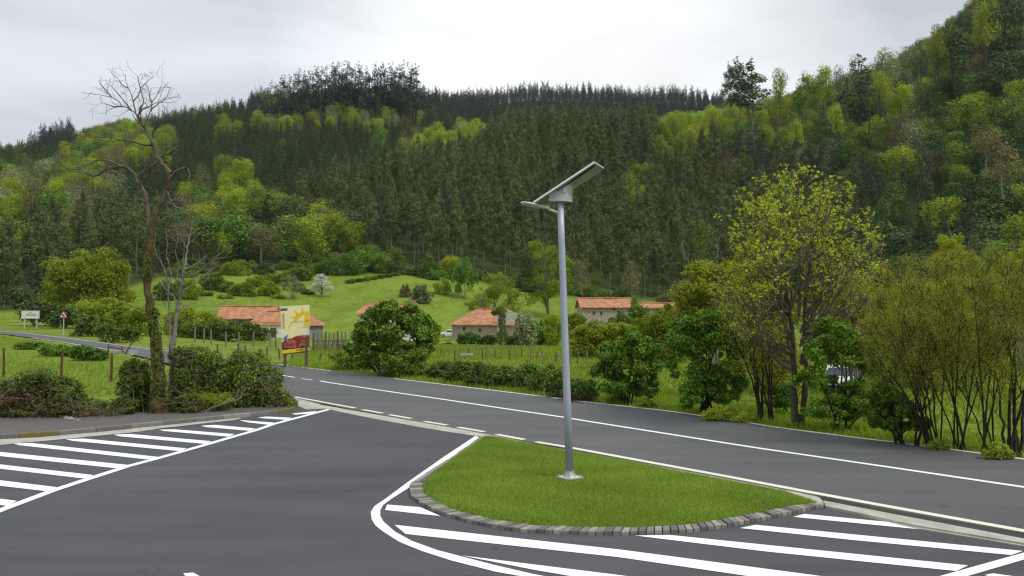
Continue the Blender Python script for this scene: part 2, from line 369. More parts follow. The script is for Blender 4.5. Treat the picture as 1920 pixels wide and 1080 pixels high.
def grow(rng, p, d, L, r, lev, out, tips, nch=(3, 5), spread=.7, up=.15, rr=.55, lr=.62, start=.3, wob=.14, minr=.004, nseg=5):
    p = Vector(p); d = Vector(d).normalized(); pts = [p.copy()]; rad = [r]; ds = []
    for i in range(nseg):
        d = (d + Vector((rng.normal(), rng.normal(), rng.normal())) * wob + Vector((0, 0, up * .35))).normalized()
        p = p + d * (L / nseg); pts.append(p.copy()); rad.append(max(r * (1 - .68 * (i + 1) / nseg), minr)); ds.append(d.copy())
    out.append((pts, rad))
    if lev <= 0: tips.append((p.copy(), d.copy())); tips.append((pts[-2].copy(), d.copy())); return
    k = int(rng.integers(nch[0], nch[1] + 1))
    for c in range(k):
        tpos = start + (1 - start) * (c + rng.random()) / k; f = tpos * nseg; i = min(int(f), nseg - 1)
        q = pts[i].lerp(pts[i + 1], f - i); dd = ds[i]
        s = dd.orthogonal(); s.rotate(Matrix.Rotation(rng.random() * 6.283, 3, dd))
        nd = (dd * (1 - spread * .5) + s * spread * (.7 + .6 * rng.random())).normalized()
        grow(rng, q, nd, L * lr * (.75 + .5 * rng.random()) * (1.15 - .4 * tpos), max(rad[i] * rr, minr), lev - 1, out, tips, nch, spread, up, rr, lr, start, wob, minr, max(3, nseg - 1))
def wood(out, base=(0, 0, 0), n0=7):
    mb = MB(); b = Vector(base)
    for pts, rad in out:
        n = n0 if rad[0] > .06 else (5 if rad[0] > .02 else 3)
        mb.tube([q - b for q in pts], rad, n, cap=False)
    return mb
nr = np.random.default_rng

# ------------------------------------------------------------------ ground sheet
def axis(parts):
    a = [np.arange(s, e, st) for s, e, st in parts]; return np.concatenate(a + [[parts[-1][1]]])
xs = axis([(-1500, -300, 24), (-300, -120, 6), (-120, 120, 1.5), (120, 300, 6), (300, 1500, 24)])
ys = axis([(-200, -20, 15), (-20, 170, 1.5), (170, 700, 5), (700, 1240, 12)])
FAR_EDGE = [(-260, 590.5), (0, 621), (45, 624.5), (120, 633.5), (250, 651), (400, 669), (520, 684), (620, 696), (731, 709), (820, 719.5), (925, 732), (1056, 748), (1100, 754), (1248, 770), (1367, 787), (1460, 802), (1588, 818.5), (1758, 839.5), (1920, 861), (2200, 899), (2600, 955)]
FE = np.array(FAR_EDGE[1:], float)
LOW_EDGE = [(0, 625), (60, 633), (120, 641), (200, 655), (250, 665), (400, 703), (500, 730), (560, 747), (620, 760), (700, 774), (760, 788), (900, 813), (1060, 840), (1160, 859), (1358, 897), (1516, 928), (1675, 956), (1920, 1000), (2200, 1050), (2600, 1120)]
LE = np.array(LOW_EDGE, float)
XX, YY = np.meshgrid(xs, ys, indexing='ij'); ZZ = ground(XX, YY)
ppx, ppy = proj(XX, np.maximum(YY, 1), ZZ)
fe = np.interp(ppx, FE[:, 0], FE[:, 1]); le = np.interp(ppx, LE[:, 0], LE[:, 1])
inroad = (ppy > fe - 1) & (ppy < le + 1) & (YY > 45) & (ppx > -50)
ZZ = ZZ - np.where(YY < 55, .06, 0) - np.where(inroad, .11, 0) + np.where((YY > 60) & ~inroad, .05 * np.sin(XX * .9) * np.sin(YY * .7), 0)
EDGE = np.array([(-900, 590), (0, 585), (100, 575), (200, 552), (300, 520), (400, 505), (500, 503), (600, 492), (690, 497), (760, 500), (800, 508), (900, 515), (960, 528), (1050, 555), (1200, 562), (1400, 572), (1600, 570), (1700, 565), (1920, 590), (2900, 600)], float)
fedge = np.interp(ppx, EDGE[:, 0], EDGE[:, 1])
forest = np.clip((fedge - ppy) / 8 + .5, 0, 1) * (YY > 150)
nx, ny = len(xs), len(ys)
Vg = np.stack([XX, YY, ZZ], -1).reshape(-1, 3)
ii, jj = np.meshgrid(np.arange(nx - 1), np.arange(ny - 1), indexing='ij'); a = (ii * ny + jj).ravel()
quads = np.stack([a, a + ny, a + ny + 1, a + 1], 1)
me = bpy.data.meshes.new('ground'); me.vertices.add(len(Vg)); me.vertices.foreach_set('co', Vg.astype(np.float32).ravel())
me.loops.add(quads.size); me.loops.foreach_set('vertex_index', quads.ravel().astype(np.int32))
me.polygons.add(len(quads)); me.polygons.foreach_set('loop_start', np.arange(0, quads.size, 4, dtype=np.int32)); me.update(calc_edges=True)
me.polygons.foreach_set('use_smooth', np.ones(len(quads), bool))
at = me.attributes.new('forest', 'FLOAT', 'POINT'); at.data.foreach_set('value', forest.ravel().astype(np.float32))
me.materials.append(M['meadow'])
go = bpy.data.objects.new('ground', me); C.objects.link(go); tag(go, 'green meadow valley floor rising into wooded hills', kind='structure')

# ------------------------------------------------------------------ road, parking lot
def resample(poly, px):
    p = np.array(poly, float); return np.interp(px, p[:, 0], p[:, 1])
def onground(px, py, dz):
    v = G(px, py); v.z = max(v.z, 0) + dz; return v
pxs = np.concatenate([np.arange(0, 600, 20), np.arange(600, 2601, 50)])
V = []; K = 6
for x in pxs:
    a_ = onground(x, resample(FAR_EDGE, x) - 1.5, 0); b_ = onground(x, resample(LOW_EDGE, x) + .8, 0)
    for k in range(K + 1):
        q = a_.lerp(b_, k / K); g = float(ground(q.x, q.y)); V.append((q.x, q.y, max(g, 0) + .004 + (.03 if q.y > 45 else 0)))
Fc = [(i * (K + 1) + k, i * (K + 1) + k + 1, (i + 1) * (K + 1) + k + 1, (i + 1) * (K + 1) + k) for i in range(len(pxs) - 1) for k in range(K)]
tag(mesh('road', V, Fc, M['asphalt_road'], smooth=True), 'grey asphalt country road crossing from left to right', kind='structure')
# parking lot asphalt (flat sheet)
LOT = [(-900, 1130), (-900, 900), (-300, 850), (0, 826), (150, 812), (260, 803), (400, 790), (480, 780), (560, 762), (560, 748), (620, 763), (680, 778), (760, 794), (850, 808), (930, 822), (1060, 842), (1160, 861), (1358, 900), (1516, 931), (1675, 959), (1920, 1003), (2300, 1072), (2600, 1126)]
lot = [Gz(x, y, 0) for x, y in LOT] + [Vector((40, -30, 0)), Vector((-40, -30, 0))]
o = mesh('parking_lot', lot, [tuple(range(len(lot)))[::-1]], M['asphalt_lot']); tag(o, 'dark asphalt of the junction apron in front', kind='structure')
for p_ in o.data.polygons: 
    if p_.normal.z < 0: o.data.flip_normals(); break
def sheet(name, polys, z, mat, label=None, parent=None, thick=0):
    mb = MB()
    for pl in polys:
        pts = [Gz(x, y, z) for x, y in pl]
        n = len(pts); A = sum(pts[i].x * pts[(i + 1) % n].y - pts[(i + 1) % n].x * pts[i].y for i in range(n))
        if A < 0: pts = pts[::-1]
        if thick: mb.prism(pts, z - thick, z)
        else: mb.add(pts, [tuple(range(n))])
    o = mb.build(name, mat, parent)
    if parent is None: tag(o, label, kind='structure')
    return o
def strip_px(center, w, z, follow=False):
    """constant-width strip (metres) along a pixel polyline"""
    pts = []
    for (x0, y0), (x1, y1) in zip(center[:-1], center[1:]):
        n = max(1, int(abs(x1 - x0) / 25))
        for k in range(n): pts.append((x0 + (x1 - x0) * k / n, y0 + (y1 - y0) * k / n))
    pts.append(center[-1]); W_ = []
    for q in pts:
        g = onground(q[0], q[1], 0) if follow else Gz(q[0], q[1], 0); W_.append(g)
    V, Fc = [], []
    for i, g in enumerate(W_):
        d = (W_[min(i + 1, len(W_) - 1)] - W_[max(i - 1, 0)]); d.z = 0; d.normalize(); n = Vector((-d.y, d.x, 0)) * (w / 2)
        for sgn in (1, -1):
            q = g + n * sgn; q.z = z + (max(float(ground(q.x, q.y)), 0) + (.03 if q.y > 45 else 0) if follow else 0); V.append(q)
    for i in range(len(W_) - 1): Fc.append((2 * i, 2 * i + 1, 2 * i + 3, 2 * i + 2))
    return V, Fc
def strips(name, lst, z, mat, label, follow=True):
    mb = MB()
    for c_, w in lst:
        V, Fc = strip_px(c_, w, z, follow); mb.add(V, Fc)
    o = mb.build(name, mat); tag(o, label, kind='structure')
    bmflip(o); return o
def bmflip(o):
    me = o.data
    import bmesh
    bm = bmesh.new(); bm.from_mesh(me)
    bad = [f for f in bm.faces if f.normal.z < 0]
    bmesh.ops.reverse_faces(bm, faces=bad); bm.to_mesh(me); bm.free()
CEN = [(600, 714.5), (620, 718), (731, 734.7), (837, 750), (953, 767.5), (1059, 783), (1100, 790), (1417, 840), (1683, 878.8), (1920, 914), (2300, 971)]
NEAR = [(1005, 829), (1060, 838), (1160, 856.5), (1358, 893), (1516, 923), (1675, 952), (1920, 996), (2300, 1064)]
strips('road_markings', [(CEN, .17), ([(566, 710), (588, 713)], .17), ([(528, 704.8), (553, 708)], .17)], .010, M['paint'], 'white centre line of the road')
strips('edge_markings', [([(x, y + .2) for x, y in FAR_EDGE[1:] if x <= 720], .16), ([(x, y + .2) for x, y in FAR_EDGE if x >= 731], .16),
    ([(553, 744.5), (620, 757), (666, 765.5)], .18), ([(680, 768.5), (717, 775)], .18), ([(730, 778), (771, 785)], .18), ([(796, 790.5), (838, 797.5)], .18),
    ([(859, 801.5), (908, 810)], .19), ([(931, 815), (983, 824.5)], .2), (NEAR, .2), ([(60, 634.5), (120, 642.5), (200, 656), (250, 666)], .14)], .010, M['paint_old'], 'cream edge lines of the road')
sheet('gutter', [[(553, 750), (620, 762), (680, 772.5), (772, 789), (870, 806), (925, 816.5), (1000, 832), (1060, 842.5), (1160, 860.5), (1358, 897), (1500, 924), (1536, 932),
    (1548, 945), (1524, 942), (1496, 931.5), (1358, 905), (1160, 866), (1060, 848), (1008, 838.5), (916, 820), (888, 816.5), (830, 808), (772, 798), (680, 781), (600, 764), (553, 758)]], .009, M['concrete'], 'pale concrete drain channel along the road')
sheet('gutter_apron', [[(540, 748), (553, 746), (600, 757.5), (612, 766), (575, 768), (556, 760)]], .012, M['concrete'], 'concrete end of the drain channel')
sheet('kerb_groove', [[(1530, 928), (1675, 956.5), (1920, 1001), (2300, 1069), (2300, 1077), (1920, 1009), (1675, 963), (1544, 937)]], .013, M['groove'], 'dark drain slot beside the road edge line')
# low concrete kerb right of the island, real height
kp = [(1544, 938), (1675, 963.5), (1920, 1009.5), (2300, 1078)]; kq = [(1548, 948), (1714, 984), (1920, 1018), (2300, 1087)]
mb = MB(); top = [Gz(x, y, .05) for x, y in kp] + [Gz(x, y, .05) for x, y in kq[::-1]]; mb.prism(top[::-1], -.02, .05)
kq2 = [(1550, 951), (1714, 989), (1920, 1023.5), (2300, 1093)]
mb2 = MB(); pts = [Gz(x, y, .02) for x, y in kq] + [Gz(x, y, .02) for x, y in kq2[::-1]]; mb2.prism(pts[::-1], -.02, .02)
tag(mb.build('kerb_concrete', M['concrete']), 'low concrete kerb right of the grass island', kind='structure')
tag(mb2.build('kerb_channel', M['concrete']), 'concrete channel foot of the right kerb', kind='structure')
Z_ = .008
S_ = [[(726, 946), (788, 951), (826, 967.5), (722, 956)],
 [(740, 984), (1160, 1030), (1570, 1084), (1430, 1084), (1160, 1044.5), (760.5, 1001)],
 [(1190, 1004), (1255, 1003), (1815, 1060), (1793, 1070.5), (1437, 1034)],
 [(1388, 990), (1417, 984), (1918, 1033), (1896, 1040.5), (1600, 1012.5)],
 [(1487, 969), (1508, 963.5), (1706, 982.5), (1777, 997.5), (1635, 983.5)],
 [(866, 1041.5), (1160, 1078), (1260, 1092), (1140, 1092), (1000, 1068)],
 [(1762, 1080), (1920, 1036), (2100, 988), (2110, 995), (1920, 1049), (1790, 1087)],
 [(1846, 1078), (1862, 1075), (1905, 1081), (1890, 1090)],
 [(343, 1075), (362, 1073.5), (376, 1081), (352, 1084)]]
Lz = [[(75, 275), (178, 272), (890, 350), (848, 366), (110, 284)], [(370, 250), (472, 247), (1050, 302), (1010, 317), (405, 259)], [(640, 225), (732, 221), (1190, 262), (1150, 276), (672, 234)],
 [(895, 197), (982, 195), (1320, 222), (1285, 236), (922, 204)], [(1130, 175), (1210, 170), (1437, 190), (1405, 203), (1160, 182)], [(1345, 143), (1392, 146), (1542, 157), (1510, 169), (1390, 155)],
 [(1450, 128), (1502, 123), (1642, 130), (1610, 141), (1482, 133)], [(1640, 107), (1780, 92), (1770, 104), (1662, 112)], [(-400, 275), (0, 322), (720, 395), (670, 415), (0, 345), (-400, 303)],
 [(-400, 340), (0, 392), (525, 452), (480, 472), (0, 416), (-400, 366)], [(-400, 425), (0, 481), (320, 520), (265, 543), (0, 512), (-400, 458)], [(-300, 540), (0, 585), (95, 597), (40, 625), (0, 620), (-300, 575)]]
S_ += [[(x / 3, y / 3 + 740) for x, y in q] for q in Lz]
mo = sheet('hatch_markings', S_, Z_, M['paint'], 'white diagonal hatching painted on the asphalt')
outer = [(891, 817.5), (830, 858), (763, 905), (722, 935.5), (702, 949), (695, 960), (697, 974), (704, 985), (716, 995), (749, 1016), (791, 1033), (847, 1051), (930, 1072), (1010, 1086), (1120, 1105)]
inner = [(899, 819.5), (835.5, 866), (772, 911), (735.5, 934), (719, 946), (713, 956), (713, 967), (719, 978), (741, 997), (772, 1014), (819, 1031), (874, 1045.5), (930, 1060), (999, 1076), (1120, 1099)]
mb = MB(); zz = .0085
Vo = [Gz(x, y, zz) for x, y in outer]; Vi = [Gz(x, y, zz) for x, y in inner]; n = len(Vo)
mb.add(Vo + Vi, [(i, i + 1, n + i + 1, n + i) for i in range(n - 1)])
mb.add(*strip_px([(-200, 1043), (0, 957.5), (100, 920), (167, 898), (240, 874.5), (293, 860.5), (350, 844.5), (397, 831), (440, 818.5), (480, 807), (513, 795.5), (560, 783), (620, 767)], .2, zz))
o = mb.build('outline_markings', M['paint']); tag(o, 'white outline around the island and left hatched bay', kind='structure'); bmflip(o)
# kerb left, stone by stone colour
m, t, b = newmat('kerbstones'); at_ = N(t, 'ShaderNodeAttribute'); at_.attribute_name = 'tint'
c = ramp_(t, at_.outputs['Fac'], [(.0, (.13, .115, .105)), (.35, (.20, .19, .175)), (.5, (.26, .25, .23)), (.55, (.15, .13, .045)), (.75, (.19, .17, .06)), (.8, (.29, .27, .21))])
c = mixc(t, .7, c, ramp_(t, noise(t, 8, 6, .65, co='pos'), [(.3, (.65, .65, .65)), (.7, (1.25, 1.25, 1.25))]), 'MULTIPLY')
t.links.new(c, b.inputs['Base Color']); b.inputs['Roughness'].default_value = .9; bump_(t, b, noise(t, 40, 4, co='pos'), .4, .01)
M['kerbstone'] = m
def kerb_run(name, front, back, h, stone_len, tints, label, seed=1, gap=.012, bev=.015, lean=0):
    """front/back: polylines of ground points (Vector); stones placed along"""
    rng = nr(seed)
    def cum(pl):
        d = [0]
        for a, b in zip(pl[:-1], pl[1:]): d.append(d[-1] + (b - a).length)
        return d
    cf, cb = cum(front), cum(back)
    def at(pl, cu, t):
        s = t * cu[-1]
        for i in range(len(pl) - 1):
            if s <= cu[i + 1] + 1e-9: return pl[i].lerp(pl[i + 1], (s - cu[i]) / max(cu[i + 1] - cu[i], 1e-9))
        return pl[-1]
    n = max(1, int(round(cf[-1] / stone_len))); V = []; Fc = []; T = []
    for k in range(n):
        g = gap / cf[-1]; t0, t1 = k / n + g / 2, (k + 1) / n - g / 2; hh = h + rng.normal() * .006
        a, b_, c_, d = at(front, cf, t0), at(front, cf, t1), at(back, cb, t1), at(back, cb, t0)
        q = len(V); up = Vector((0, 0, hh)); ctr = (a + b_ + c_ + d) / 4
        dn = Vector((0, 0, -.04)); tp = [p_ + up for p_ in (a, b_, c_, d)]; tb = [ctr + up + (p_ + up - ctr - up) * .93 + Vector((0, 0, .0)) for p_ in (a, b_, c_, d)]
        md = [p_ + up * .88 for p_ in (a, b_, c_, d)]
        V += [p_ + dn for p_ in (a, b_, c_, d)] + md + [Vector((v.x, v.y, hh)) for v in tb]
        for r0, r1 in ((0, 4), (4, 8)):
            for s in range(4): Fc.append((q + r0 + s, q + r0 + (s + 1) % 4, q + r1 + (s + 1) % 4, q + r1 + s)); T.append(tints[k % len(tints)] if callable(tints) is False else tints(k, rng))
        Fc.append((q + 8, q + 9, q + 10, q + 11)); T.append(T[-1])
    o = mesh(name, V, Fc, M['kerbstone']); a_ = o.data.attributes.new('tint', 'FLOAT', 'FACE'); a_.data.foreach_set('value', np.array(T, np.float32))
    import bmesh
    bm = bmesh.new(); bm.from_mesh(o.data); bmesh.ops.recalc_face_normals(bm, faces=bm.faces); bm.to_mesh(o.data); bm.free()
    return tag(o, label, kind='structure')
kf = [Gz(x, y, 0) for x, y in [(-400, 851), (0, 823.5), (77, 819.5), (200, 808.5), (317, 796.5), (417, 786.5), (510, 777.5), (556, 770.5)]]
kb = []
for i, p_ in enumerate(kf):
    d = (kf[min(i + 1, len(kf) - 1)] - kf[max(i - 1, 0)]).normalized(); kb.append(p_ + Vector((-d.y, d.x, 0)) * .16)
kerb_run('kerb_left', kf, kb, .13, 1.0, lambda k, r: [.9, .3, .65, .7, .1, .6, .35, .15, .4, .2, .3][k % 11], 'kerbstones along the left gravel verge, some mossy')
gf = [(-400, 862), (0, 834), (133, 822), (260, 809.5), (300, 803), (440, 787.5), (452, 784)]; gb = [(452, 783.3), (417, 786.5), (317, 796.5), (200, 808.5), (77, 819.5), (0, 823.5), (-400, 851)]
sheet('gutter_left', [gf + gb], .012, M['concrete'], 'worn concrete gutter in front of the left kerb')
vp = [p_ + Vector((0, 0, .10)) for p_ in kb] + [Gz(x, y, .14) for x, y in [(560, 762), (440, 765), (300, 774), (200, 770), (100, 757), (0, 744), (-400, 735)]]
o = mesh('gravel_verge', vp, [tuple(range(len(vp)))], M['gravel']); tag(o, 'dark gravel verge behind the left kerb', kind='structure'); bmflip(o)

# ------------------------------------------------------------------ island
ISL_edge = [(797, 893), (795, 903), (798, 916), (806, 930), (822, 944), (845, 957), (885, 969), (930, 978), (990, 985), (1050, 988), (1120, 990.5), (1200, 990), (1265, 986), (1330, 979), (1390, 969.5), (1440, 960), (1490, 949.5), (1524, 942)]
ISL_top = [(1496, 931.5), (1358, 905), (1160, 866), (1060, 848), (1008, 838.5), (914, 821), (905, 821), (850, 859)]
ISL_out = [(769, 911), (767.5, 920), (770, 933), (791, 949), (827, 966), (872, 979), (916, 988.5), (966, 997), (1041, 1002), (1124, 1004), (1200, 1003.5), (1279, 1000), (1350, 992), (1437, 975), (1495, 962.5), (1546, 950.5)]
ao = [Gz(x, y, 0) for x, y in ISL_out]; c0 = sum(ao, Vector()) / len(ao) + Vector((0, 2, 0)); ar = []
for i, p_ in enumerate(ao):
    d = (ao[min(i + 1, len(ao) - 1)] - ao[max(i - 1, 0)]).normalized(); nrm = Vector((d.y, -d.x, 0))
    if nrm.dot(c0 - p_) < 0: nrm = -nrm
    ar.append(p_ + nrm * .26)
ar[-1] = ar[-1].lerp(ao[-1], .5)
arc_in = [p_ + Vector((0, 0, .045)) for p_ in ar]
isl = arc_in + [Gz(x, y, .012) for x, y in ISL_top]
ictr = sum(isl, Vector()) / len(isl); V = list(isl)
def inset(k, z):
    return [Vector((ictr.x + (p_.x - ictr.x) * k, ictr.y + (p_.y - ictr.y) * k, z)) for p_ in isl]
r1 = inset(.93, .11); r2 = inset(.7, .15); r3 = inset(.35, .18); n = len(isl)
V = isl + r1 + r2 + r3 + [Vector((ictr.x, ictr.y, .19))] + [Vector((p_.x, p_.y, -.03)) for p_ in isl]
Fc = []
for r in range(3):
    for i in range(n): Fc.append((r * n + i, r * n + (i + 1) % n, (r + 1) * n + (i + 1) % n, (r + 1) * n + i))
for i in range(n): Fc.append((3 * n + i, 3 * n + (i + 1) % n, 4 * n)); Fc.append((4 * n + 1 + i, 4 * n + 1 + (i + 1) % n, (i + 1) % n, i))
isl_o = mesh('grass_island', V, Fc, M['soilgrass'], smooth=True); tag(isl_o, 'teardrop shaped turf traffic island', kind='structure'); bmflip(isl_o)
poly2 = [(p_.x, p_.y) for p_ in isl]
def inpoly(x, y, poly):
    c = np.zeros(len(x), bool); j = len(poly) - 1
    for i in range(len(poly)):
        xi, yi = poly[i]; xj, yj = poly[j]
        c ^= ((yi > y) != (yj > y)) & (x < (xj - xi) * (y - yi) / (yj - yi + 1e-12) + xi); j = i
    return c
# cobble edging
kerb_run('kerb_island', ao, ar, .065, .135, lambda k, r: (0.9 if k % 4 == 0 else (.0 if k % 4 == 2 else .3)) + .05 * r.normal() if k % 4 else .86, 'striped stone edging round the grass island', seed=4, gap=.02)
# thin stone lip on island's straight left edge
lf = [Gz(x, y, 0) for x, y in [(771, 910), (843, 863), (903, 822)]]; lb = [Gz(x, y, 0) for x, y in [(787, 906), (852, 862.5), (909, 822)]]
kerb_run('kerb_lip', lf, lb, .06, .9, [.5, .4, .45], 'flat concrete lip on the straight island edge')

def grass(name, mat, pts, h, w, rng, label, lean=.5, tintf=None):
    """pts (n,3); each blade one bent quad (kite)"""
    n = len(pts); a = rng.random(n) * 6.283; hh = h * (.5 + rng.random(n)); ww = w * (.6 + .8 * rng.random(n))
    u = np.stack([np.cos(a), np.sin(a), np.zeros(n)], 1); l = rng.random(n) * 6.283
    tip = np.stack([np.cos(l) * lean, np.sin(l) * lean, np.ones(n)], 1) * hh[:, None]
    V = np.stack([pts - u * ww[:, None] * .5, pts + u * ww[:, None] * .5, pts + tip * .7 + u * ww[:, None] * .3, pts + tip], 1).reshape(-1, 3)
    tint = rng.random(n) * .6 + (.2 if tintf is None else tintf(pts))
    me = leafmesh(name, V, np.clip(tint, 0, 1), [mat]); o = bpy.data.objects.new(name, me); C.objects.link(o)
    return tag(o, label, 'grass', kind='stuff')
def patch(x, y):
    return .25 + .18 * np.sin(x * 1.7 + np.sin(y * 1.3) * 2) * np.sin(y * 2.1 + np.sin(x * .9))
rng = nr(7); k = 330000
q = np.stack([rng.uniform(min(p[0] for p in poly2), max(p[0] for p in poly2), k), rng.uniform(min(p[1] for p in poly2), max(p[1] for p in poly2), k)], 1)
q = q[inpoly(q[:, 0], q[:, 1], poly2)]
rad = np.hypot(q[:, 0] - ictr.x, q[:, 1] - ictr.y)
zz = np.full(len(q), .10)
import mathutils.bvhtree as bt
bv = bt.BVHTree.FromPolygons([tuple(v.co) for v in isl_o.data.vertices], [tuple(p_.vertices) for p_ in isl_o.data.polygons])
for i in range(len(q)):
    h_ = bv.ray_cast(Vector((q[i, 0], q[i, 1], 2)), Vector((0, 0, -1)))
    zz[i] = h_[0].z - .005 if h_[0] else .05
pts = np.column_stack([q, zz])
LBZ = bv.ray_cast(Vector((*Gz(1068.5, 901, .14).xy, 2)), Vector((0, 0, -1)))[0].z + .01
_l = Gz(1068.5, 901, .14); pts = pts[np.hypot(pts[:, 0] - _l.x, pts[:, 1] - _l.y) > .25]
grass('island_grass', M['grassblade'], pts, .040, .010, rng, 'mown green grass covering the teardrop island', .7, lambda p: patch(p[:, 0], p[:, 1]))

def scatter_px(rng, n, poly):
    """random points on the ground inside a pixel polygon, even in world area"""
    W2 = [G(x, y) for x, y in poly]; pl = [(v.x, v.y) for v in W2]
    q = np.stack([rng.uniform(min(p[0] for p in pl), max(p[0] for p in pl), n * 3), rng.uniform(min(p[1] for p in pl), max(p[1] for p in pl), n * 3)], 1)
    q = q[inpoly(q[:, 0], q[:, 1], pl)][:n]
    return np.column_stack([q, ground(q[:, 0], q[:, 1]) - .05])
# verge beyond the road
vg = [(520, 682), (731, 706.5), (925, 729), (1056, 745), (1248, 767), (1367, 784), (1460, 799), (1588, 816), (1758, 837), (1920, 858), (2200, 896), (2200, 850), (1920, 825), (1700, 795), (1400, 755), (1200, 728), (1000, 705), (800, 685), (640, 672), (560, 672)]
grass('verge_grass', M['fieldblade'], scatter_px(nr(8), 90000, vg), .17, .03, nr(9), 'longer bright green grass along the far road verge', .6, lambda p: patch(p[:, 0], p[:, 1]))
fl = [(-200, 745), (300, 742), (560, 735), (300, 690), (250, 670), (180, 657), (0, 630), (-200, 620)]
grass('field_grass', M['fieldblade'], scatter_px(nr(10), 60000, fl), .15, .035, nr(11), 'bright green pasture grass in the left field', .7, lambda p: .1 + patch(p[:, 0] * .5, p[:, 1] * .5))
fm = [(540, 690), (1000, 722), (1400, 745), (1920, 810), (2100, 800), (2100, 690), (1500, 660), (900, 648), (560, 650)]
grass('meadow_grass', M['fieldblade'], scatter_px(nr(12), 70000, fm), .22, .06, nr(13), 'bright green meadow grass beyond the roadside bushes', .7, lambda p: .1 + patch(p[:, 0] * .3, p[:, 1] * .3))
# ------------------------------------------------------------------ vegetation near the road
def lobes_px(ell, Y, dep=1.0, base=None):
    """ellipses in photo pixels (cx,cy,rx,ry[,dY]) at distance Y -> world lobes"""
    out = []
    for e in ell:
        Yk = Y + (e[4] if len(e) > 4 else 0); c = P(e[0], e[1], Yk); k = Yk / F
        out.append((c.x, c.y, c.z, e[2] * k, (e[2] + e[3]) * .5 * k * dep, e[3] * k))
    return out
CORE = .66
def bush(name, label, cat, base, ell, n, leaf, mat, seed, Y=None, stems=6, stem_mat='stem_dark', group=None, dep=1.0, asp=.55, part='foliage', stem_r=.035, shell=.5, extra=None, rnd=.8, core=.66):
    rng = nr(seed); b = G(*base) if Y is None else P(base[0], base[1], Y)
    if Y is not None: b.z = float(ground(b.x, b.y))
    Yb = b.y
    L = lobes_px(ell, Yb, dep); root = empty(name, b, label, cat, group)
    L0 = [(l[0] + rng.normal() * l[3] * .15, l[1], l[2] + rng.normal() * l[5] * .15, l[3] * core, l[4] * core, l[5] * core) for l in L]; sat = []
    for l in L:                    # leafy shoots that break the outline
        for q in range(10):
            d = rng.normal(size=3); d /= np.linalg.norm(d); d[2] = abs(d[2]) * .9 if rng.random() < .75 else d[2]; f = rng.uniform(.14, .42)
            sat.append((l[0] + d[0] * l[3] * rng.uniform(.6, 1.05), l[1] + d[1] * l[4] * .85, l[2] + d[2] * l[5] * rng.uniform(.6, 1.05), l[3] * f, l[4] * f, l[5] * f * 1.1))
    low = []
    if cat in ('bush', 'hedge', 'thicket', 'weed') and name != 'elder_bush':      # foliage down to the ground
        for l in L:
            hz_ = l[2] - b.z
            if hz_ > l[5] * .5 and hz_ < 4.5: low.append((l[0], l[1], b.z + hz_ * .45, l[3] * .85, l[4] * .8, hz_ * .5))
        n = int(n * (1 + .35 * len(low) / max(len(L), 1)))
    L = L0 + sat + low
    V, T = lobes_leaves(L, n, leaf, rng, asp, shell, rnd=rnd)
    low = V[:, 2].reshape(-1, 4).min(1); keep = low > b.z - .4; V = V.reshape(-1, 4, 3)[keep].reshape(-1, 3); T = T[keep]
    me = leafmesh(part, V - np.array(b), T, [M[mat]]); o = bpy.data.objects.new(part, me); C.objects.link(o); o.parent = root
    if stems:
        out = []
        for i in range(stems):
            l = L0[int(rng.integers(0, len(L0)))]; tgt = Vector(l[:3]) + Vector((rng.normal() * l[3] * .4, rng.normal() * l[4] * .4, l[5] * .4 * rng.random()))
            s0 = b + Vector((rng.normal() * .12, rng.normal() * .12, -.1)); mid = s0.lerp(tgt, .5) + Vector((rng.normal() * .15, rng.normal() * .15, .25))
            pts = [s0, s0.lerp(mid, .5) + Vector((0, 0, .08)), mid, mid.lerp(tgt, .6), tgt]; out.append((pts, [stem_r, stem_r * .8, stem_r * .65, stem_r * .45, stem_r * .25]))
            tips = []
            for j in (2, 3):
                grow(rng, pts[j], (tgt - mid) + Vector((rng.normal(), rng.normal(), rng.normal())) * .5, (tgt - s0).length * .45, stem_r * .4, 1, out, tips)
        o = wood(out, b).build('stem', M[stem_mat], root, smooth=True)
    if extra: extra(root, b, L0, rng)
    return root

# low hedgerows and brambles --------------------------------------------------
def low_hedge(label, base, ell, n, leaf, mat, seed, name='bramble_hedge', cat='hedge', group=None, stems=5, **k):
    return bush(name, label, cat, base, ell, n, leaf, mat, seed, stems=stems, group=group, core=k.pop('core', .9), stem_r=.018, stem_mat='twig', **k)
def dead_stems(mat='twig', n=60, L=1.0, r=.010, zk=.2):
    def f(root, b, Ls, rng):
        out = []
        for i in range(n):
            l = Ls[int(rng.integers(0, len(Ls)))]
            p = Vector((l[0] + rng.normal() * l[3] * .7, l[1] - abs(rng.normal()) * l[4] * .5 - l[4] * .3, l[2] - l[5] * .6 + rng.random() * l[5] * 1.3))
            d = Vector((rng.normal(), -.3 + .4 * rng.normal(), rng.random() * zk * 4 - .3)); pts = [p]; 
            for q in range(4): d = (d.normalized() + Vector((rng.normal(), rng.normal(), rng.normal() - .4)) * .35); pts.append(pts[-1] + d.normalized() * L / 4)
            out.append((pts, [r, r * .8, r * .7, r * .5, r * .3]))
        wood(out, b).build('dead_stems', M[mat], root)
    return f
def mixed(mat2, n2, leaf2, low=True):
    def f(root, b, Ls, rng):
        L2 = [(l[0], l[1] - l[4] * .15, l[2] - (l[5] * .45 if low else 0), l[3], l[4], l[5] * .6) for l in Ls]
        V, T = lobes_leaves(L2, n2, leaf2, rng, .3, .5)
        me = leafmesh('dry_leaves', V - np.array(b), T, [M[mat2]]); o = bpy.data.objects.new('dry_leaves', me); C.objects.link(o); o.parent = root
    return f
def both(*fs):
    def f(*a):
        for g in fs: g(*a)
    return f
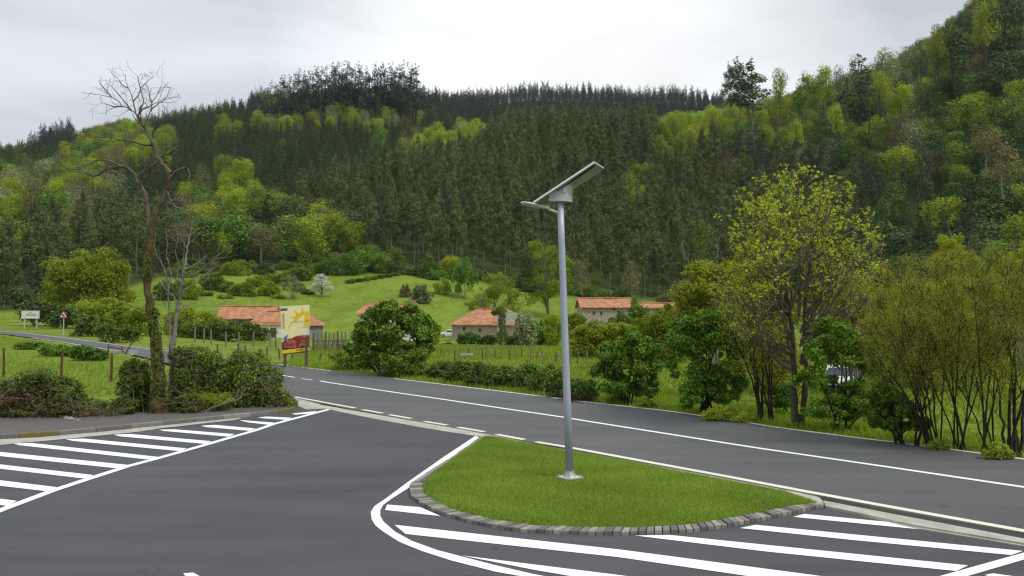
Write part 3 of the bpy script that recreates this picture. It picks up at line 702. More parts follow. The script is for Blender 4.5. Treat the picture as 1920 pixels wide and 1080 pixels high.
low_hedge('dark bramble bank at the gravel verge with brown dead stems, below two fence posts', (95, 786), [(20, 740, 48, 30), (75, 728, 45, 34), (120, 745, 48, 34), (165, 765, 42, 22), (60, 765, 50, 20), (200, 776, 30, 12)], 11000, .10, 'bramble', 21, extra=both(dead_stems(n=150, L=1.1), mixed('dryleaf', 5000, .09)))
low_hedge('ivy and bramble thicket around the foot of the bare tree', (262, 783), [(250, 735, 26, 44, .5), (232, 765, 26, 22), (258, 690, 24, 26, .9), (240, 705, 18, 20, .5), (345, 715, 24, 40, 1.2), (340, 672, 26, 20, 1.4), (352, 757, 24, 18, .4), (275, 752, 12, 20, 1.0)], 11000, .10, 'bramble', 22, name='bramble_thicket', extra=both(dead_stems(n=80, L=.9), mixed('dryleaf', 2500, .09)))
low_hedge('broad dark hedge right of the bare tree with a dense shaded middle', (430, 768), [(380, 695, 36, 36), (420, 690, 42, 36), (462, 700, 40, 38), (495, 712, 32, 38), (505, 745, 34, 24), (440, 740, 45, 28), (535, 755, 20, 14), (370, 660, 26, 14, 1), (480, 668, 26, 12, 1)], 15000, .11, 'bramble', 23, extra=both(dead_stems(n=70, L=1.0), mixed('dryleaf', 2500, .09)))
low_hedge('bright grassy tussocks between the bare tree and the broad hedge', (385, 775), [(370, 750, 42, 20), (410, 755, 35, 18), (345, 768, 20, 10)], 6000, .16, 'fieldblade', 24, name='grass_tussock', cat='tussock', stems=0, asp=.14, rnd=.5)
low_hedge('small low bramble with brown leaves at the corner of the kerb', (545, 768), [(540, 758, 18, 13), (520, 765, 24, 9)], 1500, .09, 'hedge', 25, stems=3, extra=dead_stems(n=25, L=.6))
for i, (l, b, e, n_) in enumerate([
  ('low leafy hedge at the far end of the pasture beside the road', (55, 656), [(50, 648, 26, 8), (75, 652, 20, 9)], 1500),
  ('middle low hedge between pasture and distant road', (118, 668), [(100, 656, 26, 11), (130, 660, 24, 12)], 2200),
  ('thick low hedge at the pasture edge behind the rusty post', (170, 676), [(155, 660, 26, 14), (185, 668, 20, 11)], 2400)]):
    low_hedge(l, b, e, n_, .17, 'hedge', 30 + i, group='low hedges beside the distant road', stems=3)
# right of the road: strip hedge
SH = [(832, 692, 26, 16), (868, 694, 30, 20), (905, 700, 30, 20), (945, 705, 30, 18), (985, 702, 28, 24), (1020, 705, 30, 28), (1052, 718, 26, 24), (1090, 728, 26, 20)]
SHL = ['first low bramble clump beside the fallen branches', 'dark bramble clump second from the fallen branches', 'round bramble clump third from the fallen branches', 'spreading bramble clump midway to the lamp post', 'leafy bramble clump left of the lamp post hump', 'tall bramble hump just left of the lamp post', 'bramble clump behind the lamp post', 'reddish bramble clump right of the lamp post']
for i, e in enumerate(SH):
    low_hedge(SHL[i], (e[0], e[1] + e[3] * .95 + 3), [e, (e[0] - e[2] * .6, e[1] + e[3] * .4, e[2] * .7, e[3] * .6), (e[0] + e[2] * .6, e[1] + e[3] * .35, e[2] * .7, e[3] * .65)], 3400, .13, 'hedge' if i % 2 else 'bramble', 40 + i, name='bramble_clump', group='brambles along the far verge', stems=4, extra=dead_stems(n=22, L=.9) if i != 7 else both(dead_stems(n=40, L=.8), mixed('dryleaf', 1500, .11)))
# elders --------------------------------------------------
bush('elder_bush', 'dark green elder bush behind the road, left of the rounded shrub', 'bush', (715, 705), [(735, 588, 34, 24), (700, 600, 38, 28), (765, 600, 36, 26), (680, 632, 36, 26), (730, 630, 44, 34), (790, 618, 28, 30), (668, 655, 24, 20), (700, 665, 40, 22), (795, 655, 22, 25)], 19500, .19, 'elder', 50, stems=10, stem_r=.05)
bush('rounded_bush', 'rounded olive green bush beside the road with fallen branches at its foot', 'bush', (752, 706), [(755, 668, 44, 30), (735, 680, 36, 20), (785, 680, 32, 22), (755, 650, 26, 14)], 8500, .12, 'hedge', 51, stems=8, stem_r=.03)
bush('scrub_bush', 'low scrub at the road edge under the dark elder', 'bush', (670, 695), [(640, 672, 26, 14), (675, 680, 34, 14), (712, 690, 30, 12)], 3500, .13, 'hedge', 52, stems=3)
bush('elder_bush', 'low wide elder bush, first to the right of the lamp post', 'bush', (1175, 757), [(1150, 668, 36, 26), (1185, 645, 34, 24), (1215, 660, 34, 26), (1140, 700, 34, 26), (1195, 690, 44, 30), (1165, 730, 42, 24), (1218, 725, 28, 26)], 17600, .12, 'elder', 53, stems=10, stem_r=.04)
bush('elder_bush', 'tall dense elder bush, the second to the right of the lamp post', 'bush', (1325, 774), [(1300, 610, 34, 24), (1345, 600, 34, 24), (1275, 645, 34, 30), (1330, 640, 44, 34), (1375, 650, 34, 34), (1290, 690, 38, 32), (1350, 700, 44, 36), (1385, 715, 24, 34), (1310, 738, 40, 26), (1360, 745, 30, 22)], 27200, .12, 'elder', 54, stems=12, stem_r=.045)
bush('elder_bush', 'elder bush in front of the white car, under the sparse spring tree', 'bush', (1575, 806), [(1560, 625, 40, 28), (1600, 650, 42, 30), (1535, 660, 34, 28), (1570, 672, 46, 24), (1635, 695, 36, 30), (1525, 715, 30, 34), (1600, 722, 26, 12), (1560, 712, 14, 10), (1590, 762, 46, 26), (1545, 775, 36, 24), (1620, 760, 36, 28)], 22400, .10, 'elder', 55, stems=12, stem_r=.035)
bush('elder_bush', 'lower elder bush at the road edge, between the white car and bare willow', 'bush', (1690, 832), [(1660, 745, 34, 24), (1690, 770, 34, 26), (1660, 795, 36, 22), (1720, 800, 30, 20), (1640, 775, 26, 26)], 12800, .09, 'elder', 56, stems=10, stem_r=.03)
bush('elder_bush', 'small elder bush standing behind the two thin saplings', 'bush', (1478, 775), [(1470, 740, 26, 26), (1450, 760, 20, 14)], 4000, .09, 'elder', 57, stems=4, stem_r=.02)
# yellow-green flowering weeds on the verge
for i, (x, y, s, l) in enumerate([(1155, 745, 14, 'yellow-green flowering weeds below the low wide elder'), (1215, 757, 12, 'pale flowering weeds between the two elders'), (1345, 778, 18, 'yellow-green flowering weeds at the foot of the dense elder'), (1395, 785, 12, 'small yellow weeds right of the dense elder'), (1760, 836, 12, 'yellow weeds at the foot of the first bare willow'), (1870, 850, 18, 'tall yellow-green weeds below the rightmost bare willows')]):
    bush('flowering_weed', l, 'weed', (x, y + s * .6), [(x, y - s * .3, s, s * .9), (x - s, y, s * .8, s * .6), (x + s, y + 1, s * .8, s * .5)], 900, .07, 'yellowflower', 60 + i, stems=6, stem_r=.008, stem_mat='stem_olive', group='flowering weeds on the verge', extra=mixed('fieldblade', 900, .10))

# bare walnut-like tree on the left, traced --------------------------------------
BT = G(300, 781); Yb = BT.y
def tr(pts, r0, r1, dy=(0, 0), Y=None, curve=1.0):
    n = len(pts); o = []
    for i, (x, y) in enumerate(pts):
        t_ = i / max(n - 1, 1); o.append(P(x, y, (Y or Yb) + dy[0] + (dy[1] - dy[0]) * t_))
    return (o, [r0 + (r1 - r0) * (i / max(n - 1, 1)) ** curve for i in range(n)])
def roughen(seg, rng, k=3, a=.02):
    pts, rad = seg; P2, R2 = [], []
    for i in range(len(pts) - 1):
        for j in range(k):
            f = j / k; q = pts[i].lerp(pts[i + 1], f)
            if i or j: q = q + Vector((rng.normal(), rng.normal(), rng.normal())) * min(a, rad[i] * .5)
            P2.append(q); R2.append((rad[i] * (1 - f) + rad[i + 1] * f) * (1 + .10 * rng.normal()))
    P2.append(pts[-1]); R2.append(rad[-1]); return (P2, R2)
rng = nr(77)
root = empty('bare_tree', BT, 'tall leafless tree with mossy trunk standing at the gravel verge', 'tree')
trunk = tr([(300, 790), (299, 765), (297, 735), (296, 700), (293, 660), (289, 625), (285, 601), (281, 576), (275, 535), (276, 495), (280, 460), (282, 433)], .30, .115, curve=.55)
trunk[1][0] = .42; trunk[1][1] = .34; trunk[1][2] = .27
mains = [tr([(282, 440), (288, 415), (294, 398), (303, 380), (315, 360), (321, 340), (318, 325)], .115, .085, (0, -.5)),
 tr([(318, 325), (303, 308), (297, 295), (290, 278), (283, 262), (270, 238), (258, 217)], .085, .045, (-.5, -.8)),
 tr([(282, 433), (280, 407), (275, 378), (273, 365), (262, 345), (254, 328), (243, 319)], .085, .055, (0, .3)),
 tr([(243, 319), (230, 313), (216, 314), (203, 317), (190, 323), (177, 330), (165, 325), (153, 318), (127, 316), (104, 309)], .055, .015, (.3, 1.0)),
 tr([(250, 326), (232, 312), (213, 305), (195, 300), (180, 301), (167, 308), (150, 314), (140, 308)], .045, .012, (.3, 1.6)),
 tr([(173, 330), (174, 345), (174, 356), (172, 364)], .025, .010, (.8, .9)),
 tr([(283, 272), (262, 269), (245, 264), (233, 262), (215, 259), (200, 257), (180, 257), (165, 256)], .035, .010, (-.6, .2)),
 tr([(320, 335), (327, 328), (333, 322), (342, 318), (351, 314)], .075, .05, (-.5, -.9)),
 tr([(272, 350), (275, 330), (279, 318), (287, 310), (303, 297), (318, 286), (336, 275)], .06, .035, (.3, -.3)),
 tr([(312, 358), (316, 363), (320, 375), (325, 385), (333, 390), (340, 393), (350, 394), (360, 405), (367, 420)], .035, .012, (-.4, -1.2)),
 tr([(300, 402), (312, 402), (325, 403), (335, 401), (350, 400), (362, 402)], .028, .01, (-.2, .6)),
 tr([(314, 362), (330, 373), (345, 385), (360, 396), (368, 402)], .022, .009, (-.4, -.2)),
 tr([(286, 262), (288, 245), (296, 230), (305, 222), (316, 214), (324, 205)], .03, .008, (-.6, -1.0)),
 tr([(276, 495), (266, 488), (258, 478)], .02, .008), tr([(283, 590), (268, 582), (250, 575), (236, 568)], .02, .008, (0, -.6)), tr([(262, 372), (250, 380), (240, 395)], .02, .006, (.2, .4))]
top = [[(257, 217), (247, 208), (238, 202), (230, 200), (222, 190), (210, 183), (190, 178), (167, 175)], [(257, 217), (252, 205), (250, 190), (247, 180), (240, 165), (235, 150), (235, 140)],
 [(264, 228), (262, 212), (264, 200), (270, 190), (266, 175), (262, 160), (258, 142)], [(270, 238), (276, 225), (282, 208), (285, 192), (295, 178), (302, 165)], [(283, 208), (292, 198), (305, 190), (314, 180), (318, 165)],
 [(247, 208), (238, 195), (225, 180), (212, 165), (200, 155)], [(230, 200), (215, 200), (200, 195), (190, 192)], [(250, 190), (258, 180), (266, 165), (278, 150), (290, 143)], [(240, 165), (228, 158), (222, 148)], [(210, 183), (200, 172), (188, 158), (185, 152)], [(285, 192), (280, 178), (284, 165)],
 [(258, 217), (268, 205), (280, 200), (295, 192), (306, 185)]]
for i, tp in enumerate(top): mains.append(tr(tp, .026, .007, (-.8, -.8 + 1.5 * math.sin(i * 2.1))))
segs = [roughen(trunk, rng, 3, .03)]
o = wood(segs, BT, 14).build('trunk', M['bark_moss'], root, smooth=True)
out = []; tips = []
for s_ in mains:
    s2 = roughen(s_, rng, 2, .02); out.append(s2); pts, rad = s2; n = len(pts)
    for i in range(max(1, n // 4), n):
        if rng.random() < (.75 if rad[0] < .06 else .22):
            d = (pts[i] - pts[i - 1]).normalized(); s = d.orthogonal(); s.rotate(Matrix.Rotation(rng.random() * 6.283, 3, d))
            grow(rng, pts[i], d * .6 + s * .8, (.28 + .3 * rng.random()) if rad[0] < .03 else .45 + .5 * rng.random(), max(rad[i] * .5, .006), 1, out, tips, nch=(1, 3), minr=.0045, up=.08)
thk = [s for s in out if s[1][0] > .016]; thn = [s for s in out if s[1][0] <= .016]
o = wood(out, BT, 9).build('branches', M['bark_bare'], root, smooth=True)
# ivy on the lower trunk
L = [(P(x, y, Yb - .1).x, Yb - .12, P(x, y, Yb).z, .26 * k, .25, .5) for x, y, k in [(288, 600, .8), (292, 625, .8), (297, 670, .8), (300, 720, 1.1), (303, 750, 1.3), (276, 500, .5)]]
V, T = lobes_leaves(L, 2200, .085, nr(5)); me = leafmesh('ivy', V - np.array(BT), T, [M['bramble']]); o = bpy.data.objects.new('ivy', me); C.objects.link(o); o.parent = root

def traced_tree(name, label, cat, base, segs, barkm, seed, twig_len=.6, lev=1, prob=.6, leafm=None, leaf=.08, per=4, group=None, minr=.004, spreadtip=.05, tufts=None, nch=(2, 3), up=.15):
    b = G(*base); rng = nr(seed); root = empty(name, b, label, cat, group); out = []; tips = []; Y = b.y
    for s_ in segs:
        pts, r0, r1 = s_[0], s_[1], s_[2]; dy = s_[3] if len(s_) > 3 else (0, 0)
        sg = roughen(tr(pts, r0, r1, dy, Y=Y), rng, 3, .02); out.append(sg); p_, rd = sg; n = len(p_)
        for i in range(max(1, n // 3), n):
            if rng.random() < prob and rd[0] < .2:
                d = (p_[i] - p_[i - 1]).normalized(); s = d.orthogonal(); s.rotate(Matrix.Rotation(rng.random() * 6.283, 3, d))
                grow(rng, p_[i], d * .8 + s * .6, twig_len * (.6 + .7 * rng.random()), max(rd[i] * .55, minr), lev, out, tips, nch=nch, minr=minr, up=up)
        tips.append((p_[-1], (p_[-1] - p_[-2]).normalized()))
    t0 = [out[0]]; wood(t0, b, 10).build('trunk', M[barkm], root, smooth=True)
    wood(out[1:], b, 8).build('branches', M[barkm], root, smooth=True)
    if leafm:
        Pn = []; Nn = []
        for q, d in tips:
            for k in range(per):
                Pn.append(q + Vector((rng.normal(), rng.normal(), rng.normal())) * spreadtip); Nn.append(Vector((rng.normal(), rng.normal(), rng.normal() + .6)))
        Pn = np.array([list(v) for v in Pn]); Nn = np.array([list(v) for v in Nn]); V = leaves_arrays(Pn, Nn, leaf * (.6 + .8 * rng.random(len(Pn))), rng, .6)
        tt = np.repeat(rng.random(len(tips)), per) * .6 + rng.random(len(Pn)) * .4
        me = leafmesh('leaves', V - np.array(b), tt, [M[leafm]]); o = bpy.data.objects.new('leaves', me); C.objects.link(o); o.parent = root
    return root
traced_tree('bare_sapling', 'thin leafless sapling with forking stems right of the mossy trunk', 'tree', (321, 772), [
  ([(321, 776), (321, 750), (320, 727), (324, 690), (324, 660), (327, 622), (331, 590), (333, 576), (338, 548), (341, 525), (345, 506)], .13, .045),
  ([(345, 506), (348, 485), (352, 465), (356, 440), (362, 415)], .045, .01, (0, .5)), ([(343, 520), (358, 516), (373, 510), (392, 492), (415, 474), (432, 462), (442, 452)], .035, .008, (0, -.8)), ([(338, 548), (352, 540), (372, 527), (390, 512), (402, 500)], .03, .008, (0, .7)),
  ([(324, 671), (320, 640), (317, 610), (318, 580), (314, 545), (312, 520), (304, 495), (294, 478), (288, 455)], .05, .01, (0, -.4)), ([(333, 576), (325, 555), (312, 545), (305, 535), (298, 520), (290, 512)], .03, .008, (0, .5)),
  ([(314, 540), (322, 525), (318, 500), (312, 480), (314, 455), (310, 430)], .025, .007, (0, .8)), ([(332, 585), (345, 575), (360, 570), (385, 565), (400, 562)], .018, .006, (0, -.6)), ([(340, 535), (332, 520), (335, 495), (328, 470), (334, 445), (330, 420)], .022, .006, (0, .3)),
  ([(352, 470), (345, 455), (338, 440), (340, 425)], .018, .006), ([(322, 735), (335, 715), (350, 700)], .03, .012, (0, -.5)), ([(312, 575), (300, 560), (290, 552)], .02, .006)], 'bark_grey', 78, twig_len=.8, lev=1, prob=.38, leafm='brown', leaf=.04, per=1)

# sparse spring tree right of the lamp post -------------------------------------
def spring_tree():
    b = G(1497, 797); rng = nr(81); Y = b.y
    root = empty('spring_tree', b, 'large spreading tree with sparse yellow-green new leaves on bare limbs', 'tree'); out = []; tips = []
    trunks = [tr([(1491, 800), (1490, 770), (1489, 730), (1490, 690), (1488, 650), (1484, 610), (1478, 570), (1474, 530)], .12, .045, Y=Y), tr([(1505, 800), (1507, 760), (1508, 720), (1512, 690), (1511, 650), (1508, 610), (1510, 560), (1516, 520)], .10, .04, (0, .4), Y=Y)]
    tw = [roughen(t_, rng, 2, .02) for t_ in trunks]; wood(tw, b, 10).build('trunk', M['bark'], root, smooth=True)
    fans = [((1484, 622), a, l) for a, l in [(-60, 190), (-50, 220), (-40, 250), (-28, 265), (-16, 290), (-6, 300)]] + [((1502, 622), a, l) for a, l in [(4, 300), (14, 280), (26, 250), (40, 245), (50, 220), (58, 190)]] + [((1488, 660), -66, 130), ((1506, 660), 70, 150), ((1486, 640), -60, 260), ((1502, 640), 62, 260), ((1488, 670), -47, 250), ((1506, 670), 50, 250), ((1486, 640), -72, 190), ((1502, 640), 72, 190), ((1476, 560), -62, 190), ((1512, 555), 62, 190), ((1474, 545), -42, 190), ((1515, 540), 44, 190), ((1480, 585), -80, 170), ((1509, 580), 80, 170), ((1476, 550), -15, 200), ((1514, 545), 18, 200),  ((1500, 625), 34, 280), ((1490, 625), -36, 280), ((1500, 625), 20, 240), ((1490, 625), -20, 240), ((1486, 640), -30, 170), ((1503, 640), 34, 160), ((1495, 625), 0, 200)]
    cx, cy, rx, ry = 1490, 486, 160, 168
    for i, (p0, a, l) in enumerate(fans):
        oy = [0, 55, 20, -45, 30, -25, 70, -60][i % 8]
        if abs(a) < 20: oy = -abs(oy) - 20
        p = P(p0[0] + (-1 if p0[0] < 1495 else 1) * max(-oy, 0) * .08, p0[1] + oy * .8, Y + (.25 if p0[0] > 1495 else 0)); l = l * Y / F * 1.0
        for rep in range(2):
            ay = rng.normal() * .42 + (0.3 if rep else -.3); aa = math.radians(a + rng.normal() * 4)
            d = Vector((math.sin(aa), ay, math.cos(aa)))
            grow(rng, p, d, l * (.64 if rep else .76), .045, 3, out, tips, nch=(3, 4), spread=.62, up=.28, rr=.55, lr=.52, start=.28, wob=.10, minr=.0065, nseg=6)
    # keep within the crown outline of the real tree
    def inside(q, k=1.0):
        x, y = proj(q.x, q.y, q.z); return ((x - cx) / rx) ** 2 + ((y - cy) / ry) ** 2 < k * 1.15 and abs(q.y - Y) < 3.0
    out = [s for s in out if inside(s[0][-1], 1.05) or s[1][0] > .05]; tips = [t_ for t_ in tips if inside(t_[0])]
    wood(out, b, 6).build('branches', M['twig'], root)
    idx = rng.permutation(len(tips))[:8500]; Pn, Nn, T = [], [], []
    for i in idx:
        q, d = tips[i]; tt = rng.random()
        x, y = proj(q.x, q.y, q.z); k = 6 if y < 470 else (4 if y < 560 else 2)
        for j in range(k):
            o_ = Vector((rng.normal(), rng.normal(), rng.normal() * .7)); Pn.append(q + o_ * .030); Nn.append(o_ * .5 + Vector((0, 0, .7))); T.append(.55 * tt + .45 * rng.random())
    Pn = np.array([list(v) for v in Pn]); Nn = np.array([list(v) for v in Nn])
    V = leaves_arrays(Pn, Nn, .070 * (.6 + .7 * rng.random(len(Pn))), rng, .6)
    me = leafmesh('leaves', V - np.array(b), T, [M['spring']]); o = bpy.data.objects.new('leaves', me); C.objects.link(o); o.parent = root
spring_tree()

# airy small-leaved trees: stems fan + fine twigs + haze of leaves
def fan_tree(name, label, base, tops, r, seed, leafm, leaf, per, barkm='stem_dark', group=None, lev=2, spread=.5, twig=.55, cat='tree', nleaf=None, ell=None, depth=.8, minr=.005, Yo=0, prob=.8):
    b = G(*base); b.y += 0; rng = nr(seed); Y = b.y; root = empty(name, b, label, cat, group); out = []; tips = []
    for i, (x, y) in enumerate(tops):
        tgt = P(x, y, Y + rng.normal() * depth); s0 = b + Vector((rng.normal() * .1, rng.normal() * .1, -.1))
        mid = s0.lerp(tgt, .45) + Vector((0, 0, .12 * (tgt - s0).length)); q1 = s0.lerp(mid, .5) + Vector((0, 0, .03 * (tgt - s0).length))
        sg = roughen(([s0, q1, mid, mid.lerp(tgt, .5) + Vector((0, 0, .05)), tgt], [r, r * .8, r * .6, r * .4, r * .2]), rng, 3, .035); out.append(sg); p_, rd = sg
        Ls = (tgt - s0).length
        for k in range(len(p_) // 3, len(p_)):
            if rng.random() < prob:
                d = (p_[k] - p_[k - 1]).normalized(); s = d.orthogonal(); s.rotate(Matrix.Rotation(rng.random() * 6.283, 3, d))
                grow(rng, p_[k], d * .9 + s * .5, Ls * twig * (.4 + .4 * rng.random()) * (1.2 - k / len(p_) * .6), max(rd[k] * .55, minr), lev, out, tips, nch=(3, 4), spread=spread, up=.2, rr=.5, lr=.6, minr=minr, nseg=4, start=.2)
    if ell:
        def inside(q):
            x, y = proj(q.x, q.y, q.z); return any(((x - e[0]) / e[2]) ** 2 + ((y - e[1]) / e[3]) ** 2 < 1.25 for e in ell)
        out = [s for s in out if s[1][0] > r * .5 or inside(s[0][-1])]; tips = [t_ for t_ in tips if inside(t_[0])]
    big = [s for s in out if s[1][0] > r * .7]; sm = [s for s in out if s[1][0] <= r * .7]
    wood(big, b, 8).build('trunk', M[barkm], root, smooth=True); 
    if sm: wood(sm, b, 5).build('branches', M[barkm], root)
    if leafm and tips:
        n = len(tips) * per if nleaf is None else nleaf; ix = rng.integers(0, len(tips), n)
        Tp = np.array([list(t_[0]) for t_ in tips]); Pn = Tp[ix] + rng.normal(size=(n, 3)) * leaf * 2.6; Nn = rng.normal(size=(n, 3)) + np.array([0, 0, .6])
        V = leaves_arrays(Pn, Nn, leaf * (.6 + .8 * rng.random(n)), rng, .5); tt = np.clip(rng.random(len(tips))[ix] * .55 + rng.random(n) * .45, 0, 1)
        me = leafmesh('leaves', V - np.array(b), tt, [M[leafm]]); o = bpy.data.objects.new('leaves', me); C.objects.link(o); o.parent = root
    return root
fan_tree('bare_willow', 'dark many-stemmed willow leaning left over the road edge, next to the elder', (1752, 836), [(1648, 600), (1625, 650), (1680, 560), (1660, 530), (1725, 540), (1780, 580), (1690, 640)], .026, 90, 'tinyleaf', .034, 5, group='bare willows', nleaf=19000, ell=[(1700, 600, 90, 110), (1740, 740, 60, 100), (1690, 680, 60, 80)])
fan_tree('bare_willow', 'wide fan-shaped willow with brownish twigs, second from the road-edge elder', (1800, 838), [(1715, 560), (1760, 520), (1810, 500), (1680, 630), (1860, 560), (1745, 640), (1880, 650)], .026, 91, 'tinyleaf', .034, 5, group='bare willows', nleaf=19000, ell=[(1780, 600, 100, 120), (1800, 740, 60, 100)])
fan_tree('bare_willow', 'upright dark willow clump with crossing stems near the frame edge', (1850, 845), [(1820, 500), (1780, 570), (1890, 500), (1745, 650), (1930, 580), (1870, 600)], .026, 92, 'tinyleaf', .034, 5, group='bare willows', nleaf=19000, ell=[(1855, 600, 90, 130), (1850, 760, 60, 90)])
fan_tree('bare_willow', 'thick-stemmed willow at the frame edge, the rightmost of its row', (1900, 852), [(1920, 480), (1880, 560), (1950, 520), (1990, 560), (1905, 600), (1860, 660)], .042, 93, 'tinyleaf', .034, 5, group='bare willows', nleaf=19000, ell=[(1920, 600, 100, 140), (1910, 770, 70, 90)])
fan_tree('bare_willow', 'short twiggy willow between the road-edge elder and the leaning willow', (1735, 838), [(1700, 700), (1720, 680), (1660, 690), (1750, 690)], .035, 94, 'tinyleaf', .028, 4, group='bare willows', nleaf=3500)
# thin saplings behind the elders
fan_tree('young_maple', 'thin maple sapling with yellow-green crown, left of the big sparse tree', (1430, 785), [(1405, 590), (1385, 560), (1430, 560), (1360, 600), (1410, 640)], .045, 95, 'maple', .07, 4, group='thin maple saplings', nleaf=3200, depth=.6, prob=.6)
fan_tree('young_maple', 'second thin maple sapling with a leaning stem, hard by the big sparse tree', (1442, 788), [(1425, 640), (1400, 660), (1450, 640), (1440, 600)], .04, 96, 'maple', .06, 4, group='thin maple saplings', nleaf=1500, depth=.5, prob=.5)
# yellow-green tree between dense elder and the spring tree, further back
bush('yellow_green_tree', 'pale yellow-green tree behind the dense elder and left of the sparse spring tree', 'tree', (1345, 745), [(1310, 510, 34, 24), (1350, 505, 34, 20), (1290, 545, 36, 26), (1340, 545, 44, 30), (1385, 540, 36, 30), (1280, 580, 30, 26), (1330, 590, 46, 30), (1395, 590, 40, 34), (1420, 630, 34, 26)], 16000, .13, 'maple', 97, core=.8, stems=14, stem_mat='bark_grey', stem_r=.05, part='crown', shell=.9)
bush('yellow_green_tree', 'pale yellow-green tree standing right behind the sparse spring tree', 'tree', (1600, 760), [(1590, 560, 44, 34), (1640, 570, 40, 34), (1620, 600, 48, 36), (1560, 600, 34, 30), (1660, 610, 34, 26), (1650, 520, 26, 26)], 12000, .12, 'maple', 98, core=.8, stems=14, stem_mat='bark_grey', stem_r=.05, part='crown', shell=.95)
# ------------------------------------------------------------------ valley trees and shrubs at middle distance
def midtree(name, label, base, ell, n, leaf, mat, seed, Y=None, group=None, stems=7, stem_mat='bark_grey', cat='tree', **k):
    return bush(name, label, cat, base, ell, n, leaf, mat, seed, Y=Y, stems=stems, stem_mat=stem_mat, stem_r=k.pop('r', .14), group=group, part='crown', core=k.pop('core', .78), **k)
# left
midtree('round_willow', 'large rounded yellow-green willow tree behind the warning sign', (160, 612), [(175, 510, 58, 38), (135, 520, 50, 38), (215, 520, 36, 34), (110, 550, 40, 36), (165, 555, 62, 38), (215, 555, 36, 32), (105, 500, 24, 18)], 26000, .38, 'willow', 110, Y=125, stems=9, core=.88)
midtree('dark_evergreen', 'dark evergreen tree behind the town sign', (65, 606), [(60, 575, 34, 30), (95, 590, 36, 22), (35, 560, 24, 20)], 5500, .42, 'evergreen', 111, Y=133)
midtree('dark_evergreen', 'low dark evergreen shrub between the signs and the round willow', (120, 612), [(125, 598, 36, 18), (150, 590, 26, 18)], 3000, .4, 'evergreen', 112, Y=122)
midtree('dark_shrub', 'dark green shrub right of the warning sign', (168, 624), [(155, 606, 26, 16), (185, 606, 26, 17)], 3000, .3, 'bramble', 113, Y=92, cat='bush', r=.05)
midtree('pale_shrub', 'pale lime willow scrub above the dark shrub, left of the bare tree', (190, 615), [(170, 575, 32, 18), (205, 580, 36, 20), (160, 590, 20, 12)], 4500, .32, 'willow', 114, Y=105, cat='bush', r=.05)
midtree('pale_shrub', 'lime shrubbery directly behind the bare tree trunk', (255, 620), [(240, 590, 32, 18), (270, 590, 30, 20), (215, 600, 24, 14)], 4500, .3, 'lime', 115, Y=100, cat='bush', r=.05)
midtree('leafy_shrub', 'green shrub with a cut log lying before it', (210, 628), [(200, 615, 20, 10), (228, 618, 22, 10), (250, 625, 20, 9)], 2200, .22, 'hedge', 116, Y=80, cat='bush', r=.04)
midtree('pale_shrub', 'yellow-green hedge row right of the bare sapling, in front of the dark hedge', (370, 622), [(340, 592, 30, 18), (375, 600, 32, 16), (400, 606, 26, 12), (320, 600, 24, 16)], 4500, .3, 'lime', 117, Y=112, cat='bush', r=.05)
midtree('dark_hedge', 'dark hedge left of the farmhouse behind the wooden posts', (420, 634), [(350, 618, 26, 11), (385, 617, 30, 12), (425, 615, 32, 13), (462, 618, 30, 15), (490, 624, 22, 12)], 7000, .28, 'bramble', 118, Y=104, cat='hedge', r=.04)
# hawthorns in blossom and shrubs on the meadow slope
midtree('blossom_tree', 'small tree covered in white blossom on the green slope above the billboard', (603, 557), [(603, 531, 15, 12), (594, 540, 13, 9), (614, 540, 12, 9), (603, 520, 9, 7)], 2600, .38, 'blossom', 120, r=.12)
midtree('blossom_tree', 'thin pale tree with a little blossom, left of the white blossoming tree', (550, 562), [(550, 540, 20, 13), (548, 522, 10, 9), (532, 535, 12, 8)], 1200, .4, 'palebud', 121, r=.1)
SC = [(455, 545, 32, 10, 'lime'), (505, 545, 26, 10, 'lime'), (640, 500, 45, 16, 'midgreen'), (690, 492, 50, 20, 'midgreen'), (735, 490, 36, 16, 'bramble'), (560, 515, 30, 11, 'hedge'), (520, 525, 24, 9, 'willow'), (480, 530, 22, 8, 'lime'), (600, 505, 24, 9, 'lime'),
      (805, 505, 26, 17, 'midgreen'), (845, 505, 26, 16, 'lime'), (790, 555, 24, 14, 'palebud'), (760, 548, 14, 9, 'brown'), (870, 530, 28, 30, 'midgreen'), (830, 540, 20, 12, 'lime'), (430, 540, 22, 8, 'midgreen'), (400, 530, 30, 14, 'hedge'), (350, 545, 30, 16, 'lime'), (310, 548, 24, 15, 'hedge'), (560, 540, 16, 6, 'hedge')]
SL = ['on the lower left of the meadow slope', 'beside the thin pale tree', 'at the forest edge above the white blossom tree', 'broad, under the tall eucalyptus trunks', 'dark, at the corner of the wood over the slope', 'brownish, left of the white blossom tree', 'low, above the farmhouse roof', 'small, upslope of the farmhouse', 'bright, right above the white blossom tree', 'round, at the top right of the meadow', 'light green, beside the round one at the meadow top', 'pale and twiggy, above the small barn', 'small and brown on the meadow slope', 'tall, between meadow and the barn', 'light, in the hollow left of the barn', 'tiny, at the left slope foot', 'wide, left of the meadow near the bare sapling', 'lime coloured, behind the bare sapling', 'dark green, behind the mossy trunk', 'flat, left of the blossom tree']
for i, (x, y, rx, ry, mt) in enumerate(SC):
    b0 = G(x, y + ry); k = b0.y / F
    midtree('slope_shrub', 'shrub ' + SL[i], (x, y + ry), [(x, y - ry * .5, rx * .62, ry * 1.15), (x - rx * .5, y - ry * .1, rx * .45, ry * .85), (x + rx * .5, y, rx * .42, ry * .75), (x + rx * .2, y - ry * .9, rx * .3, ry * .6)], int(1100 + rx * ry * 5), .45 if rx > 20 else .35, mt, 130 + i, cat='bush', group='shrubs on the meadow slope', r=.08, stems=4)
